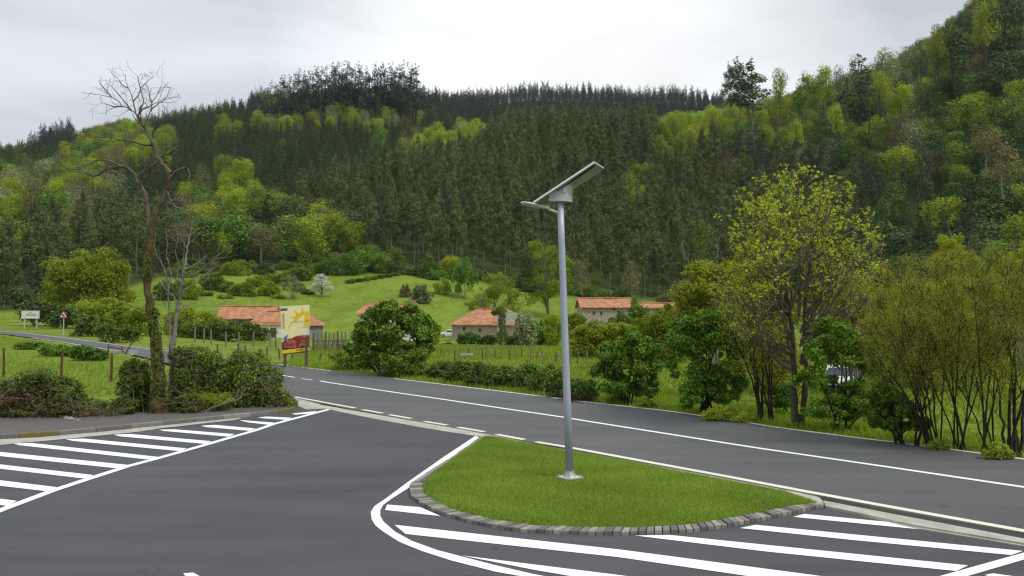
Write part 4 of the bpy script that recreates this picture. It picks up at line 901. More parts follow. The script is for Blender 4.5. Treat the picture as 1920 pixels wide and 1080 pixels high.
# hedge line across the slope
for i in range(9):
    x = 655 + i * 14; y = 528 - i * 2.3
    midtree('hedge_bush', ['hedge bush at the left end of the line across the slope', 'second hedge bush along the slope line', 'third hedge bush along the slope line', 'fourth hedge bush along the slope line', 'middle hedge bush of the slope line', 'hedge bush right after the middle of the slope line', 'third last hedge bush of the slope line', 'last but one hedge bush of the slope line', 'hedge bush at the right end of the slope line'][i], (x, y + 3), [(x, y, 10, 4), (x + 5, y - 1, 7, 3)], 500, .4, 'hedge', 160 + i, cat='bush', group='hedge line on the slope', r=.05, stems=2)
# around the barn and houses
midtree('lime_tree', 'light green tree rising behind the small barn roof', (925, 648), [(905, 560, 30, 24), (940, 550, 34, 26), (965, 570, 26, 24), (890, 580, 24, 16), (930, 590, 26, 20)], 7500, .32, 'lime', 180, Y=163, r=.16)
midtree('ivy_tree', 'slim tree with dark ivy trunk in front of the barn', (942, 652), [(942, 605, 9, 18), (941, 630, 12, 20), (938, 585, 14, 12)], 2600, .26, 'bramble', 181, Y=112, r=.12)
midtree('bright_tree', 'bright green leafy tree behind the lamp post, above the barn', (1030, 585), [(1020, 480, 24, 22), (1050, 500, 26, 24), (1010, 520, 24, 22), (1045, 540, 28, 24), (1015, 560, 24, 18), (1005, 460, 16, 12), (1062, 530, 18, 18)], 8500, .5, 'lime', 182, Y=215, r=.2)
BK = [(985, 610, 26, 26, 'palebud', 'pale twiggy shrub on the right side of the barn'), (1015, 625, 32, 26, 'midgreen', 'rounded green shrub left of the lamp post, behind the fence'), (1040, 605, 22, 18, 'lime', 'light shrub peeping out behind the lamp post'), (1085, 625, 30, 22, 'midgreen', 'green shrub just right of the lamp post'), (1080, 600, 22, 14, 'lime', 'light shrub left of the long low house'), (880, 635, 26, 14, 'hedge', 'low bush in front of the barn wall'), (915, 640, 24, 14, 'hedge', 'dark low bush at the barn corner'), (965, 640, 26, 16, 'midgreen', 'dark low bush under the ivy tree'),
      (1125, 620, 30, 20, 'lime', 'yellowish bush below the long low house'), (1165, 610, 34, 24, 'midgreen', 'mid-green bush below the long roof end'), (1195, 590, 22, 32, 'midgreen', 'pointed green tree at the right end of the long roof'), (1225, 610, 34, 26, 'lime', 'light green bush before the second red roof'), (1262, 590, 28, 24, 'lime', 'lime tree right of the second red roof'), (1270, 620, 30, 30, 'midgreen', 'mid-green bush between second red roof and yellow-green tree'), (1150, 640, 36, 18, 'lime', 'wide light bush above the first elder'), (840, 650, 16, 8, 'hedge', 'small bush below the parked white car'), (815, 615, 14, 14, 'lime', 'light bush left of the parked white car')]
for i, (x, y, rx, ry, mt, l) in enumerate(BK):
    midtree('valley_bush', l, (x, y + ry), [(x, y - ry * .15, rx * .75, ry * .8), (x - rx * .45, y + ry * .25, rx * .55, ry * .7), (x + rx * .45, y + ry * .2, rx * .55, ry * .7)], int(1200 + rx * ry * 3.2), .28, mt, 190 + i, Y=108 + (i * 7) % 12, cat='bush', group='bushes around the houses', r=.06, stems=5)
# trees behind the right hand willows
midtree('pale_tree', 'pale green bushy tree high behind the willows at the frame edge', (1790, 640), [(1785, 465, 30, 28), (1770, 500, 34, 28), (1810, 500, 34, 28), (1835, 520, 32, 24), (1770, 540, 40, 26), (1820, 555, 44, 26)], 9000, .24, 'willow', 220, Y=70, r=.12, shell=.8)
midtree('pale_tree', 'yellow-green tree with airy crown at the edge of the frame', (1915, 640), [(1900, 500, 36, 34), (1935, 480, 34, 34), (1880, 540, 34, 30), (1920, 570, 46, 34), (1960, 540, 44, 40)], 9000, .2, 'maple', 221, Y=52, r=.12, shell=.8)
midtree('pale_tree', 'low olive thicket behind the willow stems', (1700, 660), [(1680, 580, 50, 26), (1730, 590, 50, 30), (1780, 600, 50, 30), (1660, 610, 40, 24), (1840, 610, 50, 26), (1720, 545, 36, 20)], 12000, .2, 'tinyleaf', 222, Y=58, r=.1, shell=.9, cat='thicket')
midtree('dark_scrub', 'dark scrub slope between the sparse spring tree and the pale green tree', (1690, 545), [(1670, 500, 40, 18), (1715, 495, 44, 20), (1690, 525, 48, 18), (1745, 510, 30, 20), (1650, 530, 30, 20)], 6000, .5, 'evergreen', 223, Y=190, cat='thicket', r=.1)

# rough growth along the foot of the woods
rgq = nr(55)
WF = [(340, 515), (372, 508), (405, 508), (440, 512), (470, 505), (500, 510), (535, 502), (570, 500), (600, 492), (632, 488), (665, 500), (700, 505), (740, 508), (775, 512), (815, 520), (850, 520), (895, 520), (930, 528), (970, 535), (1000, 545), (1095, 552), (1130, 556), (1170, 560), (1260, 566), (1290, 560)]
for i, (x, y) in enumerate(WF):
    mt = ['midgreen', 'hedge', 'brown', 'lime', 'midgreen', 'evergreen', 'hedge'][i % 7]; rx = 20 + rgq.random() * 16; ry = 9 + rgq.random() * 12
    wh = 'behind the bare sapling' if x < 400 else 'above the farmhouse roofs' if x < 560 else 'above the white blossom tree' if x < 680 else 'under the tall trunks over the slope' if x < 900 else 'in the dip behind the barn' if x < 1060 else 'behind the long low house'
    midtree('wood_edge_bush', {'midgreen': 'mid-green', 'hedge': 'olive green', 'brown': 'brownish', 'lime': 'light green', 'evergreen': 'dark'}[mt] + ' bush at the wood edge ' + wh, (x, y + 4), [(x, y - ry * .3, rx * .6, ry), (x - rx * .5, y, rx * .5, ry * .7), (x + rx * .5, y, rx * .5, ry * .7)], int(900 + rx * ry * 3), .5, mt, 400 + i, cat='bush', group='bushes at the wood edge ' + wh, r=.08, stems=3)
ML = [(380, 550, 16, 6), (420, 556, 14, 5), (470, 560, 20, 5), (520, 556, 12, 5), (505, 522, 22, 8), (450, 528, 20, 7), (575, 548, 12, 5), (540, 515, 20, 8), (410, 520, 24, 10), (700, 548, 8, 4), (655, 560, 9, 5), (740, 570, 14, 7), (800, 580, 16, 9), (690, 520, 12, 4)]
for i, (x, y, rx, ry) in enumerate(ML):
    if x > 640 or i % 3 == 2: continue
    mt = ['hedge', 'lime'][i % 2]
    midtree('meadow_scrub', 'small patch of rough scrub on the open green slope', (x, y + ry * .7), [(x, y, rx, ry), (x + rx * .8, y + 1, rx * .6, ry * .6)], int(500 + rx * ry * 4), .38, mt, 440 + i, cat='bush', group='scrub patches on the green slope', r=.05, stems=2)

FILL = [('airy olive willow scrub filling behind the sparse spring tree on its left', (1440, 735), [(1440, 560, 40, 40), (1470, 600, 44, 34), (1420, 600, 36, 34), (1450, 640, 40, 24)], 'tinyleaf', 36),
 ('airy yellow-green scrub behind the sparse spring tree on its right', (1580, 735), [(1570, 570, 44, 34), (1620, 590, 44, 36), (1600, 540, 34, 26), (1650, 560, 36, 30), (1550, 620, 40, 26)], 'maple', 38),
 ('olive willow scrub between sparse spring tree and leaning willow', (1670, 735), [(1670, 600, 44, 36), (1700, 560, 40, 34), (1650, 640, 40, 24), (1730, 610, 40, 36)], 'tinyleaf', 40),
 ('tall brown-olive scrub behind the fan-shaped willow', (1800, 735), [(1770, 560, 44, 40), (1810, 600, 46, 36), (1850, 560, 44, 40), (1800, 540, 34, 26)], 'tinyleaf', 37),
 ('light scrub behind the dense elder and the low wide elder', (1240, 720), [(1240, 600, 40, 24), (1200, 620, 36, 22), (1270, 625, 34, 22), (1235, 650, 40, 20)], 'lime', 58),
 ('pale green scrub between barn bushes and the low wide elder', (1120, 690), [(1110, 625, 34, 18), (1150, 620, 34, 18), (1085, 640, 26, 14), (1130, 648, 34, 14)], 'willow', 66)]
for i, (l, b_, e, mt, Y_) in enumerate(FILL):
    midtree('willow_scrub', l, b_, e, 15000, .10 + .0022 * (Y_ - 30), mt, 500 + i, Y=Y_, cat='thicket', stem_mat='stem_olive', r=.03, stems=12, shell=.95, core=.8)

# ------------------------------------------------------------------ materials of built things
def flat(name, c, rough=.5, metal=0, spec=.4, var=.08, scale=6):
    lo = tuple(k * (1 - var) for k in c); hi = tuple(min(k * (1 + var), 1) for k in c)
    return surf(name, lo, hi, scale, rough, .05, 60, metal, spec=spec)
M['galv'] = surf('galvanised_pole', (.33, .36, .44), (.42, .45, .53), 3, .42, .05, 60, .12, spec=.5)
M['galv_bright'] = surf('galvanised_bright', (.45, .46, .46), (.62, .63, .62), 12, .45, .05, 60, .4, spec=.5)
M['lampgrey'] = flat('lamp_grey', (.50, .49, .46), .45); M['lamp_under'] = flat('lamp_lens', (.40, .37, .33), .3)
M['panelback'] = surf('solar_panel_back', (.26, .29, .17), (.36, .39, .27), 5, .5, .02)
M['alu'] = flat('aluminium', (.66, .66, .64), .35, .5)
M['black'] = flat('black_rubber', (.015, .015, .015), .6)
m, t, b = newmat('solar_cells'); br = N(t, 'ShaderNodeTexBrick'); br.offset = 0; br.inputs['Color1'].default_value = (.01, .015, .05, 1); br.inputs['Color2'].default_value = (.015, .02, .06, 1); br.inputs['Mortar'].default_value = (.3, .3, .32, 1); br.inputs['Mortar Size'].default_value = .01; br.inputs['Scale'].default_value = 6
t.links.new(N(t, 'ShaderNodeTexCoord').outputs['Object'], br.inputs[0]); t.links.new(br.outputs[0], b.inputs['Base Color']); b.inputs['Roughness'].default_value = .12; M['cells'] = m
M['wood'] = surf('weathered_post_wood', (.05, .04, .028), (.16, .125, .085), 6, .95, .6, 20, stretch=(6, 6, 1))
M['wood_grey'] = surf('grey_post_wood', (.11, .10, .075), (.24, .215, .16), 5, .95, .5, 20, stretch=(6, 6, 1))
M['rust'] = surf('rusty_post', (.05, .03, .02), (.17, .07, .03), 7, .95, .5, 25)
M['stone'] = surf('rough_stone', (.14, .13, .11), (.40, .38, .33), 6, .95, .8, 14, co='pos')
# ------------------------------------------------------------------ solar street lamp
def lathe(mb, prof, c, n=24):
    c = Vector(c); V = []
    for r, z in prof:
        for k in range(n): a = 2 * math.pi * k / n; V.append(c + Vector((math.cos(a) * r, math.sin(a) * r, z)))
    Fc = [(i * n + k, i * n + (k + 1) % n, (i + 1) * n + (k + 1) % n, (i + 1) * n + k) for i in range(len(prof) - 1) for k in range(n)]
    Fc += [tuple(range(n))[::-1], tuple(range((len(prof) - 1) * n, len(prof) * n))]; mb.add(V, Fc)
LB = Gz(1068.5, 901, .14); LB.z = LBZ; YL = LB.y; LT = P(1050.5, 378, YL)
lamp = empty('solar_street_lamp', LB, 'tall grey solar street lamp leaning slightly on the grass island', 'street lamp')
ax = LT - LB; mb = MB(); mb.tube([LB + ax * f for f in (0.02, .3, .6, .85, 1.0)], [.081, .076, .071, .068, .066], 28); mb.build('pole', M['galv'], lamp, smooth=False, world=True)
for p_ in bpy.context.scene.objects[-1].data.polygons: p_.use_smooth = len(p_.vertices) == 4
mb = MB(); mb.box(LB + Vector((0, 0, .012)), (.40, .40, .024), Matrix.Rotation(.55, 3, 'Z')); mb.build('base_plate', M['galv_bright'], lamp, world=True)
mb = MB(); lathe(mb, [(.105, .024), (.094, .05), (.090, .10), (.089, .14)], LB); 
for k in range(4):
    a = k * math.pi / 2 + .1; d = Vector((math.cos(a), math.sin(a), 0)); n_ = Vector((-d.y, d.x, 0)) * .005
    A = [LB + d * .085 + Vector((0, 0, .025)), LB + d * .15 + Vector((0, 0, .025)), LB + d * .085 + Vector((0, 0, .11))]
    mb.add([q + n_ for q in A] + [q - n_ for q in A], [(0, 1, 2), (5, 4, 3), (0, 3, 4, 1), (1, 4, 5, 2), (2, 5, 3, 0)])
mb.build('collar', M['galv_bright'], lamp, world=True)
for sx in (-1, 1):
    for sy in (-1, 1):
        mb = MB(); q = LB + Matrix.Rotation(.55, 3, 'Z') @ Vector((sx * .155, sy * .155, 0)); lathe(mb, [(.02, .024), (.02, .045), (.011, .046), (.011, .075)], q, 6); mb.build('bolt', M['galv'], lamp, world=True)
# bracket (battery box): trapezoid between pole top and panel
A_ = P(1001, 380.5, YL - .28); B_ = P(1115.5, 305, YL - .28); wv = Vector((.27, .66, .0)); u_ = (B_ - A_).normalized(); nrm_ = u_.cross(wv).normalized()
if nrm_.z < 0: nrm_ = -nrm_
mb = MB(); th = nrm_ * .035
def slab(mb, p0, du, dv, dn): 
    c_ = [p0, p0 + du, p0 + du + dv, p0 + dv]; mb.add(c_ + [q + dn for q in c_], [(0, 3, 2, 1), (4, 5, 6, 7), (0, 1, 5, 4), (1, 2, 6, 5), (2, 3, 7, 6), (3, 0, 4, 7)])
du, dv = (B_ - A_), wv
sp = empty('solar_panel', (0, 0, 0), None, None); sp.parent = lamp; sp.location = A_ - LB
def rel(mb, name, mat, par, L0): 
    mb.V = [tuple(Vector(v) - L0) for v in mb.V]; return mb.build(name, mat, par)
mb = MB(); slab(mb, A_ + u_ * .025 + dv * .04 + nrm_ * .012, du - u_ * .05, dv * .92, nrm_ * .006); rel(mb, 'backsheet', M['panelback'], sp, A_)
mb = MB(); slab(mb, A_ + u_ * .025 + dv * .04 + nrm_ * .020, du - u_ * .05, dv * .92, nrm_ * .006); rel(mb, 'cells', M['cells'], sp, A_)
mb = MB(); vh = dv.normalized()
slab(mb, A_, du, vh * .028, th); slab(mb, A_ + dv - vh * .028, du, vh * .028, th); slab(mb, A_ + vh * .0285, u_ * .028, dv - vh * .057, th); slab(mb, B_ - u_ * .028 + vh * .0285, u_ * .028, dv - vh * .057, th); rel(mb, 'frame', M['alu'], sp, A_)
mb = MB()
for f0, l0, o_ in ((.86, .10, .18), (.55, .3, .2), (.33, .2, .24)): slab(mb, A_ + du * f0 + dv * o_ - nrm_ * .016, du * l0, dv * .06, nrm_ * .02)
rel(mb, 'cable', M['black'], sp, A_)
bx = [(1028, 376.5), (1064, 377), (1064, 346), (1062, 344), (1030, 365)]
mb = MB(); f_ = [P(x, y, YL - .12) for x, y in bx]; k_ = [q + Vector((.12, .26, .012)) for q in f_]; n = len(f_)
mb.add(f_ + k_, [tuple(range(n)), tuple(range(n, 2 * n))[::-1]] + [(i, i + n, (i + 1) % n + n, (i + 1) % n) for i in range(n)]); mb.build('battery_box', M['lampgrey'], lamp, world=True)
mb = MB(); mb.box(P(1058.5, 356.5, YL - .13), (.035, .01, .09)); mb.box(P(1045.5, 371, YL - .13), (.012, .008, .08)); mb.build('box_clasp', M['alu'], lamp, world=True)
ar0 = P(1049, 399.5, YL); ar1 = P(1029, 392.5, YL - .02); mb = MB(); mb.tube([ar0, ar0.lerp(ar1, .5), ar1], [.028, .028, .030], 12); mb.build('arm', M['galv_bright'], lamp, world=True)
hd = [(977, 380), (982, 377.8), (990, 377.4), (1008, 382.5), (1029, 388.8), (1031, 391)]; lo = [(978, 381.6), (990, 383.5), (1008, 389), (1026, 393.5), (1031, 393)]
mb = MB(); mid = (P(977, 380, YL - .02), P(1031, 391, YL - .02)); hx = (mid[1] - mid[0]); wy = Vector((.10, .95, 0)).normalized() * .15
prof = [(0.0, .35, .0), (.08, .75, .012), (.3, 1.0, .02), (.7, .95, .022), (.95, .55, .02), (1.0, .3, .012)]; V = []
upn = Vector((.18, 0, 1)).normalized()
for f, w_, h_ in prof:
    c_ = mid[0] + hx * f
    for s_, hh in ((-1, .012), (-.75, .012 + h_), (.75, .012 + h_), (1, .012), (.85, -.018), (-.85, -.018)): V.append(c_ + wy * s_ * w_ + upn * hh)
Fc = [(i * 6 + k, i * 6 + (k + 1) % 6, (i + 1) * 6 + (k + 1) % 6, (i + 1) * 6 + k) for i in range(len(prof) - 1) for k in range(6)] + [tuple(range(6))[::-1], tuple(range(30, 36))]
lh = empty('lamp_head', (0, 0, 0), None, None); lh.parent = lamp; lh.location = mid[0] - LB
mb.add(V, Fc); rel(mb, 'housing', M['alu'], lh, mid[0])
mb = MB(); mb.add([mid[0] + hx * f + wy * s_ * .7 - upn * .022 for f, s_ in ((.15, -1), (.62, -1), (.62, 1), (.15, 1))] + [mid[0] + hx * f + wy * s_ * .7 - upn * .034 for f, s_ in ((.18, -1), (.6, -1), (.6, 1), (.18, 1))], [(0, 1, 5, 4), (1, 2, 6, 5), (2, 3, 7, 6), (3, 0, 4, 7), (4, 5, 6, 7)]); rel(mb, 'lens', M['lamp_under'], lh, mid[0])

# ------------------------------------------------------------------ billboard
YB = 52.0
def bbp(x, y): return P(x, y, YB)
bl = G(535, 687); root = empty('billboard', (bl.x, YB, 0), 'tall sun and red peppers advertising billboard on two dark posts', 'billboard')
q00 = P(529.5, 664.5, YB); q10 = P(580, 661, YB + .5); q01 = P(525.5, 574.5, YB); q11 = P(580.5, 571.5, YB + .5)
def bb(u, v, dz=0.0):
    p = q00.lerp(q10, u).lerp(q01.lerp(q11, u), v); n_ = (q10 - q00).cross(q01 - q00).normalized(); return p + n_ * dz
def bpoly(name, uvs, dz, mat, par=None):
    pts = [bb(u, v, dz) for u, v in uvs]; n = len(pts); back = [bb(u, v, dz - .0028) for u, v in uvs]
    mb = MB(); mb.add(pts + back, [tuple(range(n))] + [(i + n, (i + 1) % n + n, (i + 1) % n, i) for i in range(n)]); return mb.build(name, mat, par or root, world=True)
sg = 1
if (q10 - q00).cross(q01 - q00).y > 0: sg = -1
def bb(u, v, dz=0.0):
    p = q00.lerp(q10, u).lerp(q01.lerp(q11, u), v); n_ = (q10 - q00).cross(q01 - q00).normalized() * sg; return p + n_ * dz
mb = MB(); c4 = [(0, 0), (1, 0), (1, 1), (0, 1)]; pts = [bb(u, v, 0) for u, v in c4]; bk = [bb(u, v, -.07) for u, v in c4]
mb.add(pts + bk, [(0, 1, 2, 3), (7, 6, 5, 4), (0, 4, 5, 1), (1, 5, 6, 2), (2, 6, 7, 3), (3, 7, 4, 0)]); mb.build('panel', flat('poster_cream', (.74, .69, .35), .6, var=.06, scale=1.5), root, world=True)
GOLD = flat('poster_gold', (.70, .47, .015), .6, scale=2); 
bpoly('sky_print', [(0, .36), (1, .38), (1, .53), (.5, .52), (0, .45)], .003, surf('poster_sky', (.42, .52, .60), (.62, .68, .70), 1.5, .6, 0))
bpoly('hills_print', [(0, .30), (.12, .37), (.25, .415), (.42, .38), (.6, .36), (1, .37), (1, .3)], .006, surf('poster_hills', (.10, .10, .20), (.22, .20, .34), 3, .6, 0))
m, t, b = newmat('poster_peppers'); vo = N(t, 'ShaderNodeTexVoronoi'); vo.inputs['Scale'].default_value = 7; t.links.new(N(t, 'ShaderNodeTexCoord').outputs['Object'], vo.inputs[0])
sp_ = N(t, 'ShaderNodeSeparateColor'); t.links.new(vo.outputs['Color'], sp_.inputs[0])
t.links.new(mixc(t, .55, ramp_(t, sp_.outputs[0], [(.1, (.07, .012, .012)), (.45, (.28, .02, .02)), (.72, (.38, .06, .05)), (.95, (.50, .28, .20))]), ramp_(t, noise(t, 4, 5), [(.35, (.12, .015, .015)), (.65, (.40, .05, .045))])), b.inputs['Base Color']); b.inputs['Roughness'].default_value = .6
bpoly('peppers_print', [(0, .10), (1, .135), (1, .365), (.85, .375), (.55, .365), (.3, .33), (.12, .30), (0, .25)], .009, m)
bpoly('dark_edge_print', [(0, .09), (.0, .24), (.05, .2), (.09, .13), (.45, .12), (1, .15), (1, .115), (.5, .1)], .012, flat('poster_dark', (.05, .03, .02), .6))
bpoly('gold_band', [(0, .015), (1, .04), (1, .115), (0, .085)], .015, GOLD)
bpoly('band_lettering', [(.50, .055), (.72, .063), (.72, .085), (.50, .078)], .018, flat('print_brown', (.13, .09, .03), .6))
bpoly('band_badge', [(.86, .045), (.99, .047), (.99, .105), (.86, .10)], .018, flat('print_pink', (.68, .48, .36), .6))
bpoly('bottom_rail', [(0, -.015), (1, .01), (1, .038), (0, .013)], .012, flat('rail_brown', (.10, .06, .03), .7))
# sun: half disc with spikes, cropped on the right edge
sun = [(.26, .50), (.99, .525), (.99, .86), (.90, .845), (.93, .90), (.85, .85), (.80, .845), (.745, .97), (.70, .845), (.62, .83), (.47, .91), (.53, .80), (.50, .765), (.30, .775), (.46, .72), (.40, .66), (.26, .60)]
bpoly('sun_print', sun, .006, GOLD)
bpoly('corner_photo', [(0, .90), (.24, .905), (.24, .955), (0, .95)], .006, flat('poster_brown', (.12, .09, .06), .6)); bpoly('corner_sky', [(0, .952), (.24, .957), (.24, .985), (0, .98)], .009, flat('poster_white', (.6, .64, .68), .6))
bpoly('side_strip', [(.04, .52), (.13, .52), (.13, .86), (.04, .855)], .006, flat('poster_olive', (.50, .50, .27), .6))
def glyphs(name, u0, v0, u1, n, h, mat, seed, vert=False):
    rg = nr(seed); mb = MB()
    for i in range(n):
        if rg.random() < .12: continue
        f = i / n; w_ = (u1 - u0) / n * .66
        rects = [(0, 0, .28, 1), (.0, .8, 1, 1) if rg.random() < .6 else (0, 0, 1, .2), (.72, .1, 1, .9) if rg.random() < .6 else (.2, .42, .9, .6)]
        for k, (a, b_, c_, d) in enumerate(rects):
            if not vert: uv = [(u0 + (u1 - u0) * f + w_ * a, v0 + h * b_ + .018 * f), (u0 + (u1 - u0) * f + w_ * c_, v0 + h * b_ + .018 * f), (u0 + (u1 - u0) * f + w_ * c_, v0 + h * d + .018 * f), (u0 + (u1 - u0) * f + w_ * a, v0 + h * d + .018 * f)]
            else: uv = [(v0 + h * b_, u0 + (u1 - u0) * f + w_ * a), (v0 + h * b_, u0 + (u1 - u0) * f + w_ * c_), (v0 + h * d, u0 + (u1 - u0) * f + w_ * c_), (v0 + h * d, u0 + (u1 - u0) * f + w_ * a)]
            p4 = [bb(u, v, .0095 + .0012 * k) for u, v in uv]; mb.add(p4, [(0, 1, 2, 3)])
    mb.build(name, mat, root, world=True)
glyphs('heading_lettering', .28, .625, .97, 11, .045, flat('print_ochre', (.30, .22, .03), .6), 3); glyphs('title_lettering', .30, .525, .97, 10, .075, flat('print_cream', (.75, .62, .28), .6), 4); glyphs('side_lettering', .53, .06, .85, 14, .05, flat('print_grey', (.28, .28, .16), .6), 5, True)
for px in (534.5, 574.5):
    p0 = P(px, 662, YB + .12); mb = MB(); w_ = .16
    mb.box((p0.x, p0.y, .9), (w_, .12, 2.2)); mb.build('post', M['wood'], root, world=True)
# ------------------------------------------------------------------ road signs
b0 = P(56, 608, 120); b0.z = float(ground(b0.x, b0.y)); sc = 120 / F
root = empty('town_sign', b0, 'white rectangular place-name sign on two posts at the road side', 'sign')
pc_ = P(57, 590, 120); mb = MB(); mb.box(pc_, (34 * sc, .06, 15.5 * sc)); mb.build('board', flat('sign_white', (.66, .66, .60), .5), root, world=True)
mb = MB(); rg = nr(3)
for zc, x0, x1, hh, n in ((3.6 * sc, -3, 4, 2.0, 4), (-.3 * sc, -8.5, 12, 4.2, 9)):
    for i in range(n):
        x = (x0 + (x1 - x0) * (i + .5) / n) * sc; w_ = (x1 - x0) / n * sc
        mb.box(pc_ + Vector((x - w_ * .25, -.036, zc)), (w_ * .25, .006, hh * sc)); mb.box(pc_ + Vector((x + w_ * .1, -.036, zc + (hh * .35 * sc if i % 2 else -hh * .35 * sc))), (w_ * .45, .006, hh * sc * .25))
mb.build('lettering', flat('sign_letters', (.09, .10, .09), .6), root, world=True)
mb = MB(); 
for (sx, sz, w_, h_) in ((0, 7.3, 33, .6), (0, -7.3, 33, .6), (-16.2, 0, .6, 14), (16.2, 0, .6, 14)): mb.box(pc_ + Vector((sx * sc, -.034, sz * sc)), (w_ * sc, .006, h_ * sc))
mb.build('rim', flat('sign_rim', (.30, .31, .29), .6), root, world=True)
for dx in (-11, 12): mb = MB(); mb.box((pc_.x + dx * sc, pc_.y + .07, (pc_.z + b0.z) / 2 - .4), (.14, .08, pc_.z - b0.z + 1.0)); mb.build('post', M['galv_bright'], root, world=True)
b0 = P(118, 622, 95); b0.z = float(ground(b0.x, b0.y)); sc = 95 / F
root = empty('warning_sign', b0, 'red-bordered triangular warning sign on a single grey post', 'sign'); c_ = P(119, 591, 95)
def tri(s, y, th=.004):
    return [Vector((c_.x + s * x, y, c_.z + s * z)) for x, z in ((-1, -.62), (1, -.62), (0, 1.05))], th
for s, y, nm, cc in ((8.2 * sc, 95, 'border', (.42, .04, .03)), (5.6 * sc, 94.97, 'face', (.75, .72, .66))):
    pt, _ = tri(s, y); mb = MB(); mb.add(pt + [q + Vector((0, .024, 0)) for q in pt], [(0, 1, 2), (5, 4, 3), (0, 3, 4, 1), (1, 4, 5, 2), (2, 5, 3, 0)]); mb.build(nm, flat('sign_' + nm, cc, .5), root, world=True)
mb = MB(); mb.tube([c_ + Vector((-.12, -.05, .12)), c_ + Vector((0, -.05, .02)), c_ + Vector((.14, -.05, -.14))], [.05, .09, .06], 6); mb.build('symbol', M['black'], root, world=True)
mb = MB(); mb.tube([Vector((c_.x, 95.08, b0.z - .3)), Vector((c_.x, 95.08, c_.z + .2))], .055, 8); mb.build('post', M['galv_bright'], root, world=True)

# ------------------------------------------------------------------ farmhouses
m, t, b = newmat('roof_tiles'); wv_ = N(t, 'ShaderNodeTexWave', wave_type='BANDS', bands_direction='X'); wv_.inputs['Scale'].default_value = 1.5; wv_.inputs['Distortion'].default_value = .4
tcg = N(t, 'ShaderNodeTexCoord').outputs['Object']; t.links.new(tcg, wv_.inputs[0])
c = ramp_(t, noise(t, .9, 6, .65), [(.28, (.22, .08, .035)), (.5, (.44, .165, .065)), (.68, (.54, .27, .13))])
c = mixc(t, ramp_(t, noise(t, 3.5, 4), [(.45, (0, 0, 0)), (.68, (.75, .75, .75))]), c, (.50, .36, .24)); c = mixc(t, .5, c, ramp_(t, wv_.outputs['Fac'], [(0, (.55, .55, .55)), (.5, (1.1, 1.1, 1.1))]), 'MULTIPLY')
t.links.new(c, b.inputs['Base Color']); b.inputs['Roughness'].default_value = .9; bump_(t, b, wv_.outputs['Fac'], .6, .12); M['tiles'] = m
M['whitewash'] = surf('whitewashed_wall', (.62, .61, .58), (.76, .76, .74), 1.2, .9, .2, 8)
M['greywall'] = surf('grey_rendered_wall', (.20, .19, .18), (.30, .29, .27), .9, .95, .3, 8)
M['stonewall'] = surf('tan_stone_wall', (.24, .20, .15), (.44, .38, .29), 2.5, .95, .7, 6)
M['window'] = flat('dark_window_glass', (.03, .035, .04), .15); M['woodframe'] = flat('brown_wood', (.10, .06, .035), .7)
